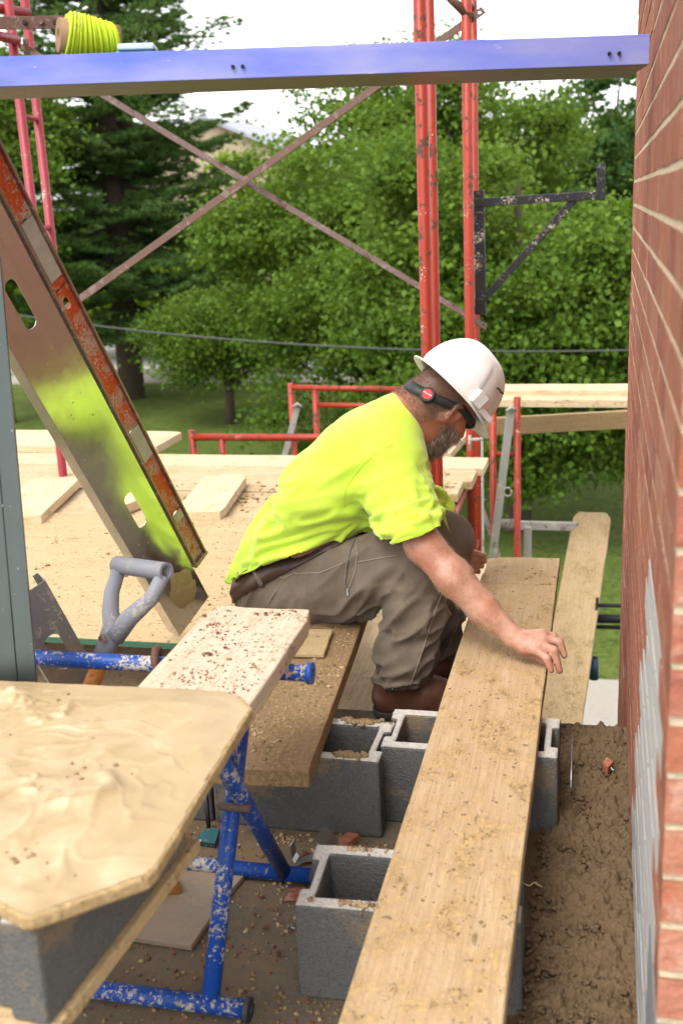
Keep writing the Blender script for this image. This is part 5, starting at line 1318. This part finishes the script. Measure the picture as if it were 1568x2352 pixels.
if len(sq) > 5: bm_obj('armhole_seam', tube_bm(sq, .0024, 6), plain('seam_neon', (.34, .46, .02), .9), tsh, True)
# seams: collar rib, shoulder seam, sleeve hem
Ml = frame(Vector(nb), Vector(nb+cdir)); 
ring = [Vector(nb+cdir*.22) + (Ml.to_3x3() @ Vector((.0, .082*math.cos(t), .082*math.sin(t)))) for t in np.linspace(0, 2*math.pi, 40)]
bm_obj('collar', tube_bm(ring, .0075, 8), MT['shirt'], tsh, True)

# ---- trousers
Q = Field([-1.22, 2.5, -.14], [-.25, 3.42, .82], .0052)
for yy, r_ in ((2.90, .112), (3.07, .112)): Q.chain([(J(645, 1290, yy), .084), (J(625, 1338, yy), .094), (J(655, 1362, yy), r_)], .05)
Q.cone(J(640, 1360, 2.90), J(640, 1360, 3.08), .115, .115, .05)
Q.cone(J(690, 1372, 2.86), J(690, 1372, 3.1), .10, .10, .05)
Q.chain([(J(668, 1350, 2.89), .112), (J(800, 1332, 2.82), .103), (J(900, 1302, 2.775), .090), (J(962, 1290, 2.755), .080)], .045)
Q.chain([(J(962, 1292, 2.755), .080), (J(957, 1400, 2.745), .076), (J(932, 1500, 2.735), .073), (J(912, 1585, 2.725), .071), (J(908, 1640, 2.722), .071)], .03)
Q.chain([(J(690, 1345, 3.07), .105), (J(860, 1290, 3.10), .095), (J(1015, 1240, 3.12), .080), (J(1022, 1242, 3.12), .078)], .04)
Q.chain([(J(1022, 1245, 3.12), .078), (J(1000, 1420, 3.07), .075), (J(985, 1640, 3.0), .072)], .03)
Q.plane(J(905, 1598, 2.63), np.array([0, .1, -1.]), J(908, 1650, 2.72), .15)
# waist opening
wd_ = (J(606, 1322, 2.98)-J(640, 1362, 2.98)); 
V, Fq = Q.mesh(); V = smooth_v(V, Fq, 2, .5); N = normals(V, Fq); px_, py_ = pix(V)
thd = J(960, 1290, 2.755)-J(668, 1350, 2.89); cr = np.cross(thd, Fn)
hipf = np.clip((760-px_)/200, 0, 1)*np.clip((py_-1180)/60, 0, 1)
n1 = aniso(V, J(700, 1260, 2.85)-J(600, 1420, 2.85), 5, 30, 12)      # hip: steep pulls
n2 = aniso(V, J(930, 1220, 2.8)-J(760, 1420, 2.85), 5, 26, 13)       # thigh
n3 = aniso(V, J(1010, 1400, 2.74)-J(860, 1480, 2.74)+Un*0, 6, 30, 14)     # shin drag lines
n4 = aniso(V, Rn+.25*Un, 6, 42, 15)                                      # stacking at the cuff
thigh = np.clip(1-np.abs(px_-830)/190, 0, 1)*(py_ < 1450); shin = np.clip((py_-1340)/80, 0, 1)*(px_ > 820); cuff = np.clip((py_-1520)/60, 0, 1)*(px_ > 800)
knee = np.exp(-((px_-915)**2+(py_-1350)**2)/70.**2)
disp = hipf*.018*(rid(n1)-.4) + thigh*.019*(rid(n2)-.4) + shin*(1-cuff)*.022*(rid(n3)-.4) + cuff*.020*(rid(n4)-.4) + .003*vnoise(V, 16, 6)
disp -= .018*knee*np.clip((1400-py_)/60, 0, 1)*(px_ < 930)
V = V+N*disp[:, None]
def trouser_mat():
    g = G('taupe_canvas'); a = g.noise(g.co(rnd=False), 500, 2, .5); b = g.noise(g.co(rnd=False), 9, 5, .6); c = g.noise(g.co(rnd=False), 35, 5, .65)
    col = g.mix(g.ramp(b, [(.3, 0), (.7, 1)]), (.105, .080, .058), (.152, .119, .088))
    col = g.mix(g.math('MULTIPLY', g.ramp(b, [(.5, 0), (.68, 1)]), g.ramp(c, [(.4, 0), (.65, .6)])), col, (.20, .155, .105))
    return g.done(col, .9, g.bump(g.math('ADD', g.math('MULTIPLY', a, .6), c), .3, .002), Specular_IOR_Level=.15, Sheen_Weight=.08)
MT['trouser'] = trouser_mat()
trs = link('trousers', np_mesh('trousers', V, Fq, 4), MT['trouser'], worker, True)
bvh = BVHTree.FromPolygons([Vector(v) for v in V], [tuple(f) for f in Fq])
def on_cloth(pts, off=.001):
    """project a polyline of sight lines onto the trousers"""
    out = []
    for i in range(len(pts)-1):
        for t in np.linspace(0, 1, 10, endpoint=(i == len(pts)-2)):
            x = pts[i][0]+(pts[i+1][0]-pts[i][0])*t; y = pts[i][1]+(pts[i+1][1]-pts[i][1])*t
            d = ray(x, y).normalized(); hit, nn, fi, ds = bvh.ray_cast(CAM, d)
            if hit is not None: out.append(hit - d*off)
    return out
seamc = plain('seam_thread', (.21, .17, .13), .9, .2); zipm = plain('zip_tape', (.12, .10, .085), .7, .2)
def zz(x, y): return ((560+x/3.5636)/1.0886, (1180+y/3.5636)/1.0886)
for nm, pl, rr_, mm in (('pocket_seam', [zz(450, 910), zz(520, 945), zz(620, 905), zz(850, 900), zz(1060, 815)], .0022, seamc), ('pocket_seam', [zz(1190, 805), zz(1400, 765), zz(1540, 745)], .0018, seamc),
                        ('zip', [zz(1170, 580), zz(1120, 700), zz(1090, 850), zz(1075, 990), zz(1085, 1040)], .0035, zipm), ('zip_seam', [zz(1175, 590), zz(1185, 740), zz(1170, 880), zz(1120, 1030)], .002, seamc),
                        ('hip_seam', [zz(600, 800), zz(630, 890), zz(530, 960), zz(450, 1080), zz(390, 1180)], .0018, seamc), ('side_seam', [(1070, 1370), (1048, 1440), (1015, 1520), (985, 1600)], .0016, seamc),
                        ('knee_seam', [(1018, 1350), (990, 1430), (968, 1500), (940, 1580)], .0018, seamc)):
    q = on_cloth(pl)
    if len(q) > 3: bm_obj(nm, tube_bm(q, rr_, 6), mm, trs, True)
q = on_cloth([zz(1098, 1040), zz(1104, 1105)], .003)
if len(q) > 2: bm_obj('zip_pull', tube_bm(q, .0035, 6), MT['steel_clean'], trs)
# ---- belt: a strap wrapped round the waist on the trousers
wax = -.42*Rn + .85*Un + .1*Fn; wax /= np.linalg.norm(wax); bc = J(640, 1322, 2.985)
bv_ = np.array([0, 1., 0]); bv_ -= wax*(bv_@wax); bv_ /= np.linalg.norm(bv_); bu = np.cross(bv_, wax)
MT['belt'] = plain('brown_leather', (.062, .033, .021), .45, .35, 60, .0015)
bm = bmesh.new(); prev = None; nB = 72
for k in range(nB+1):
    a = 2*math.pi*k/nB; dr_ = bu*math.cos(a)+bv_*math.sin(a); row = []
    for hgt in (-.020, .008, .040):
        o_ = bc+wax*hgt; hit, nn, fi, ds = bvh.ray_cast(Vector(o_+dr_*.5), Vector(-dr_))
        row.append(bm.verts.new(hit+Vector(dr_)*.004 if hit is not None else Vector(o_+dr_*.15)))
    if prev:
        for i in range(2): bm.faces.new((prev[i], row[i], row[i+1], prev[i+1]))
    prev = row
bmesh.ops.remove_doubles(bm, verts=bm.verts, dist=1e-4); bmesh.ops.smooth_vert(bm, verts=bm.verts, factor=.5)
bl_ = bm_obj('belt', bm, MT['belt'], worker, True); s = bl_.modifiers.new('s', 'SOLIDIFY'); s.thickness = .004; s.offset = 1
bvb = BVHTree.FromBMesh((lambda b: (b.from_mesh(bl_.data), b)[1])(bmesh.new()))
lq = []
for t in np.linspace(0, 1, 6):
    x, y = zz(265+75*t, 860+170*t); d = ray(x, y).normalized(); h1 = bvh.ray_cast(CAM, d); h2 = bvb.ray_cast(CAM, d)
    c_ = [h[3] for h in (h1, h2) if h[0] is not None]
    if c_: lq.append(CAM+d*(min(c_)-.006))
if len(lq) > 2:
    bm = bmesh.new(); prev = None
    for q in lq:
        r2 = [bm.verts.new(q-R_*.0075), bm.verts.new(q+R_*.0075)]
        if prev: bm.faces.new((prev[0], r2[0], r2[1], prev[1]))
        prev = r2
    o = bm_obj('belt_loop', bm, MT['trouser'], trs, True); s = o.modifiers.new('s', 'SOLIDIFY'); s.thickness = .003
# ---- boots
MT['boot'] = plain('brown_boot', (.075, .028, .017), .42, .45, 22, .002); MT['sole'] = plain('dark_sole', (.025, .02, .018), .8, .3)
def boot(heel, toe, h=.0045):
    heel = np.array(heel); toe = np.array(toe); d = (toe-heel)/np.linalg.norm(toe-heel); z = np.array([0, 0, 1.])
    S_ = Field(np.minimum(heel, toe)-.1, np.maximum(heel, toe)+np.array([.1, .1, .22]), h)
    S_.chain([(heel+d*.045+z*.055, .043), (heel+d*.14+z*.050, .045), (heel+d*.215+z*.040, .042), (heel+d*.255+z*.038, .036)], .03)
    S_.chain([(heel+d*.050+z*.06, .043), (heel+d*.064+z*.105, .041), (heel+d*.068+z*.12, .040)], .03); S_.cone(heel+d*.06+z*.12, heel+d*.17+z*.07, .046, .038, .03)
    S_.plane(heel+z*.018, -z, heel+d*.13, .4)
    V, Fq = S_.mesh(); V = smooth_v(V, Fq, 2, .5); V = V+normals(V, Fq)*(.002*vnoise(V, 40, 3))[:, None]
    b = link('boot', np_mesh('boot', V, Fq, 4), MT['boot'], worker, True)
    So = Field(np.minimum(heel, toe)-.1, np.maximum(heel, toe)+np.array([.1, .1, .1]), h)
    So.chain([(heel+d*.045+z*.02, .046), (heel+d*.14+z*.02, .045), (heel+d*.22+z*.02, .047), (heel+d*.258+z*.02, .038)], .03)
    So.plane(heel+z*.026, z, heel+d*.13, .4); So.plane(heel+z*.001, -z, heel+d*.13, .4)
    V, Fq = So.mesh(); link('sole', np_mesh('sole', V, Fq, 4), MT['sole'], b, False)
    sd2 = np.cross(d, z); sd2 = sd2 if sd2@Fn < 0 else -sd2
    for i in range(5):
        f = .085+.025*i; zt_ = .172-.019*i
        a_ = heel+d*f+z*(zt_-.012)+sd2*.030; b__ = heel+d*(f+.012)+z*(zt_+.004); c_ = heel+d*f+z*(zt_-.012)-sd2*.030
        bm_obj('lace', tube_bm([a_, b__+z*.004, c_], .0026, 6), plain('lace', (.13, .06, .035), .8), b, True)
    q = Vector(heel+d*.095+z*.145+sd2*.043); bm_obj('eyelet', tube_bm([q, q+Vector(sd2)*.004], .0045, 10), plain('brass', (.5, .33, .1), .3, .1, met=1), b)
    return b
ank = J(910, 1612, 2.722); bd_ = np.array([.97, .24, 0]); bd_ /= np.linalg.norm(bd_); hl = ank-bd_*.066; hl[2] = 0; boot(hl, hl+bd_*.27)
hl2 = np.array([J(965, 1640, 2.98)[0], 2.98, -.10]); boot(hl2, hl2+np.array([.22, .14, 0]))

# ---- hard hat
def hat_mat():
    g = G('white_shell'); a = g.noise(g.co(rnd=False), 14, 6, .7); b = g.noise(g.co((1, 1, 6), rnd=False), 60, 4, .7); c = g.noise(g.co(rnd=False), 5, 3, .5)
    col = g.mix(g.ramp(a, [(.5, 0), (.75, .6)]), (.72, .71, .70), (.55, .51, .46)); col = g.mix(g.ramp(b, [(.70, 0), (.74, .7)]), col, (.30, .27, .24))
    return g.done(col, g.math('ADD', .28, g.math('MULTIPLY', a, .25)), g.bump(b, .1, .001), Specular_IOR_Level=.45)
MT['hat'] = hat_mat()
nu, nv = 120, 44; Vv = []; Ff = []
def hat_pt(u, v):
    """u angle round the shell, v 0 at brim edge .. 1 crown"""
    c, s_ = math.cos(u), math.sin(u)
    rf = .126 if c > 0 else .126; rs = .109
    brim = .024 + (.030*max(0, c)**2.2) + .004*max(0, -c)**3
    if v < .16:
        t = v/.16; f = (rf+brim*(1-t))*c; s2 = (rs+brim*.62*(1-t))*s_; up = -.006 - .010*(1-t)*max(0, c) + .010*t
    else:
        t = (v-.16)/.84; a = t*math.pi/2
        q = math.cos(a)**.78
        f = rf*c*q; s2 = rs*s_*q; up = .004 + .144*math.sin(a)**.92
        # raised crown panel with a step, running front to back
        side = abs(s2)/rs
        pan = 1/(1+math.exp((abs(math.sin(u))*q-.60)*60)); front_ = 1/(1+math.exp(-(c*q+.12)*40))
        k = 1+.028*pan*(1 if t > .1 else t*10)*1.0
        sh_pan = .020*(1/(1+math.exp(-(abs(s_)*q-.66)*70)))*(1/(1+math.exp(-(c*q+.10)*50)))*(1/(1+math.exp((t-.58)*50)))*(1/(1+math.exp(-(t-.16)*60)))
        k -= sh_pan*2.0
        rid_ = .004*math.exp(-(s2/.018)**2)*min(1, t*4)
        f *= k; s2 *= k; up = up*(1+(k-1)*.6)+rid_
    return hd_(f, s2, up)
for j in range(nv):
    for i in range(nu): Vv.append(hat_pt(2*math.pi*i/nu, (j/(nv-1))**1.0*.9995))
for j in range(nv-1):
    for i in range(nu): Ff.append((j*nu+i, j*nu+(i+1) % nu, (j+1)*nu+(i+1) % nu, (j+1)*nu+i))
hat = link('hard_hat', np_mesh('hard_hat', np.array(Vv), np.array(Ff), 4), MT['hat'], worker, True)
s = hat.modifiers.new('s', 'SOLIDIFY'); s.thickness = .0035; s.offset = -1
# accessory slot on the side
def hbox(nm, f0, f1, s0_, s1_, u0, u1, mm, par, b=.004):
    M4 = Matrix((Vector(HF), Vector(HS), Vector(HU))).transposed().to_4x4(); M4.translation = Vector(HC)
    return bev(bm_obj(nm, box_bm(f0, f1, s0_, s1_, u0, u1, None, M4), mm, par), b, 3)
hbox('accessory_slot', -.018, .022, .104, .1265, .006, .046, MT['hat'], hat); hbox('accessory_slot', .030, .085, .090, .1165, .004, .022, MT['hat'], hat)
for f0 in (.035, .050): 
    hbox('vent', f0, f0+.010, .0868, .1010, .0885, .0915, MT['slot'], hat, .0005)
# suspension band with ratchet dial
MT['band'] = plain('black_band', (.018, .019, .018), .5, .4, 60, .001)
bm = bmesh.new(); prev = None
for k in range(61):
    a = 2*math.pi*k/60; c, s_ = math.cos(a), math.sin(a)
    dz = -.052*max(0, -c)**.9 - .022
    w_ = .011+.004*max(0, -c)
    q = [hd_((.112 if c < 0 else .104)*c, .0865*s_, dz+w_), hd_((.114 if c < 0 else .104)*c, .0885*s_, dz-w_)]
    q = [bm.verts.new(x) for x in q]
    if prev: bm.faces.new((prev[0], q[0], q[1], prev[1]))
    prev = q
bd = bm_obj('suspension_band', bm, MT['band'], worker, True); s = bd.modifiers.new('s', 'SOLIDIFY'); s.thickness = .005; s.offset = 0
for yy in (.62, -.62): pass
# upper ratchet strap
dpos = hd_(-.098, .060, -.0655); dn = (-.80*HF + .60*HS); dn /= np.linalg.norm(dn)
dpos = hd_(-.094, .066, -.066); dn = (-.66*HF + .75*HS); dn /= np.linalg.norm(dn)
bm_obj('ratchet_knob', tube_bm([dpos-dn*.012, dpos+dn*.010, dpos+dn*.013], [.0205, .0205, .0185], 28), MT['band'], bd)
bm_obj('red_disc', tube_bm([dpos+dn*.012, dpos+dn*.0142], .0135, 28), plain('red_badge', (.62, .03, .025), .4, .08), bd)
fc = bpy.data.curves.new('lettering', 'FONT'); fc.body = 'Milwaukee'; fc.size = .0062; fc.align_x = 'CENTER'; fc.align_y = 'CENTER'; fc.extrude = .0002
fo = bpy.data.objects.new('tmp', fc); COL.objects.link(fo); bpy.context.view_layer.update()
fm = bpy.data.meshes.new_from_object(fo.evaluated_get(bpy.context.evaluated_depsgraph_get())); bpy.data.objects.remove(fo)
wht = plain('white_print', (.8, .8, .8), .5, .02)
fx = HF*.75*.9+HS*.66*.9; fx -= dn*(fx@dn); fx = fx*.0+ (Rn*.86-Un*.5); fx -= dn*(fx@dn); fx /= np.linalg.norm(fx); fy = np.cross(dn, fx)
Mt = Matrix((Vector(fx), Vector(fy), Vector(dn))).transposed().to_4x4(); Mt.translation = Vector(dpos+dn*.0146+fy*.0015)
fm.transform(Mt); link('lettering', fm, wht, bd)

# ---- glasses
MT['lens'] = plain('dark_lens', (.006, .006, .008), .08, .1, 10, .0001, .6)
gl = link('safety_glasses', np_mesh('g', *(lambda f: (f.mesh()))(Field(hd_(.03, 0, -.04)-.14, hd_(.03, 0, -.04)+.14, .0034).ell(hd_(.078, .038, -.026), AX, (.022, .036, .020), 0).ell(hd_(.078, -.038, -.026), AX, (.022, .036, .020), 0).cone(hd_(.065, .070, -.020), hd_(-.005, .084, -.026), .006, .005, .004).cone(hd_(.065, -.070, -.020), hd_(-.005, -.084, -.026), .006, .005, .004)), 4), MT['lens'], worker, True)

# ---- hair and beard as short strands over the skin
bvs = BVHTree.FromPolygons([Vector(v) for v in body.data.vertices.foreach_get and [v.co for v in body.data.vertices]], [tuple(p.vertices) for p in body.data.polygons])
def strands(name, pts, nrm, length, width, comb, seed, mat, jit=.35):
    r = np.random.default_rng(seed); n = len(pts); d = nrm*.55 + comb + r.normal(size=(n, 3))*jit; d /= np.linalg.norm(d, axis=1, keepdims=True)
    sdv = np.cross(d, r.normal(size=(n, 3))); sdv /= np.linalg.norm(sdv, axis=1, keepdims=True); L = length*r.uniform(.5, 1.2, (n, 1))
    b = pts-nrm*.001; m_ = b+d*L*.55; t = b+d*L + np.array([0, 0, -1])*L*.18
    V = np.stack([b-sdv*width, b+sdv*width, m_+sdv*width*.8, m_-sdv*width*.8, t], 1).reshape(-1, 3); i = np.arange(n)*5
    F3 = np.concatenate([np.stack([i, i+1, i+2], 1), np.stack([i, i+2, i+3], 1), np.stack([i+3, i+2, i+4], 1)]); me = np_mesh(name, V, F3, 3); add_v(me, np.repeat(r.random(n), 5))
    return link(name, me, mat, worker)
bV = np.array([v.co for v in body.data.vertices]); bF = np.array([tuple(p.vertices) for p in body.data.polygons]); bN = normals(bV, bF)
q = bV-HC; qf, qs, qu = q@HF, q@HS, q@HU
def sample(mask, n, seed):
    r = np.random.default_rng(seed); I = np.nonzero(mask)[0]; I = r.choice(I, n); return bV[I]+r.normal(size=(n, 3))*.0022, bN[I]
hd_m = (np.abs(qs) < .1) & (np.linalg.norm(q, axis=1) < .21)
beard = hd_m & (qf > .028) & (qu < -.072) & (qu > -.19) & (qf+.5*(qu+.10) < .115)
side_ = hd_m & (qf > .008) & (qf < .04) & (qu < -.06) & (qu > -.11) & (np.abs(qs) > .05)
hair = hd_m & (qf < -.005+.35*np.clip(qu+.04, -1, .04)) & (qu > -.125+.25*np.clip(-qf-.05, -.1, .1)) & (qu < .04)
def hair_mat(name, c0, c1):
    g = G(name); at = g.n('Attribute', attribute_name='v'); return g.done(g.ramp(at.outputs['Fac'], [(0, c0), (1, c1)]), .6, Specular_IOR_Level=.3)
P1, N1 = sample(beard, 6000, 1); strands('beard', P1, N1, .020, .00055, -HU*.8+HF*.15, 2, hair_mat('beard_hair', (.10, .055, .03), (.42, .33, .25)))
P1, N1 = sample(side_, 900, 5); strands('sideburns', P1, N1, .007, .0005, -HU*1.0, 6, hair_mat('sideburn_hair', (.14, .08, .05), (.36, .27, .2)))
hm = np.clip((-.004+.35*np.clip(qu+.04, -1, .04)-qf)/.02, 0, 1)*np.clip((qu+.135-.25*np.clip(-qf-.05, -.1, .1))/.05, 0, 1)*hd_m
bm_ = np.clip((qf-.022)/.02, 0, 1)*np.clip((-.066-qu)/.02, 0, 1)*hd_m*(qf+.5*(qu+.10) < .118)
a_ = body.data.attributes.new('hairline', 'FLOAT', 'POINT'); a_.data.foreach_set('value', np.maximum(hm, bm_).astype(np.float32))
P1, N1 = sample(hair, 26000, 3); strands('hair', P1, N1, .0055, .00028, -HU*.9-HF*.3, 4, hair_mat('cropped_hair', (.075, .040, .025), (.24, .16, .11)), .25)
# fine hair on the forearm
arm_m = (pix(bV)[0] > 985) & (pix(bV)[0] < 1165) & (bV[:, 1] < 2.75)
P1, N1 = sample(arm_m, 4200, 8); dr = (wr-el)/np.linalg.norm(wr-el); strands('arm_hair', P1, N1, .009, .00016, dr*1.0, 9, hair_mat('arm_hair', (.45, .28, .16), (.62, .42, .26)), .5)
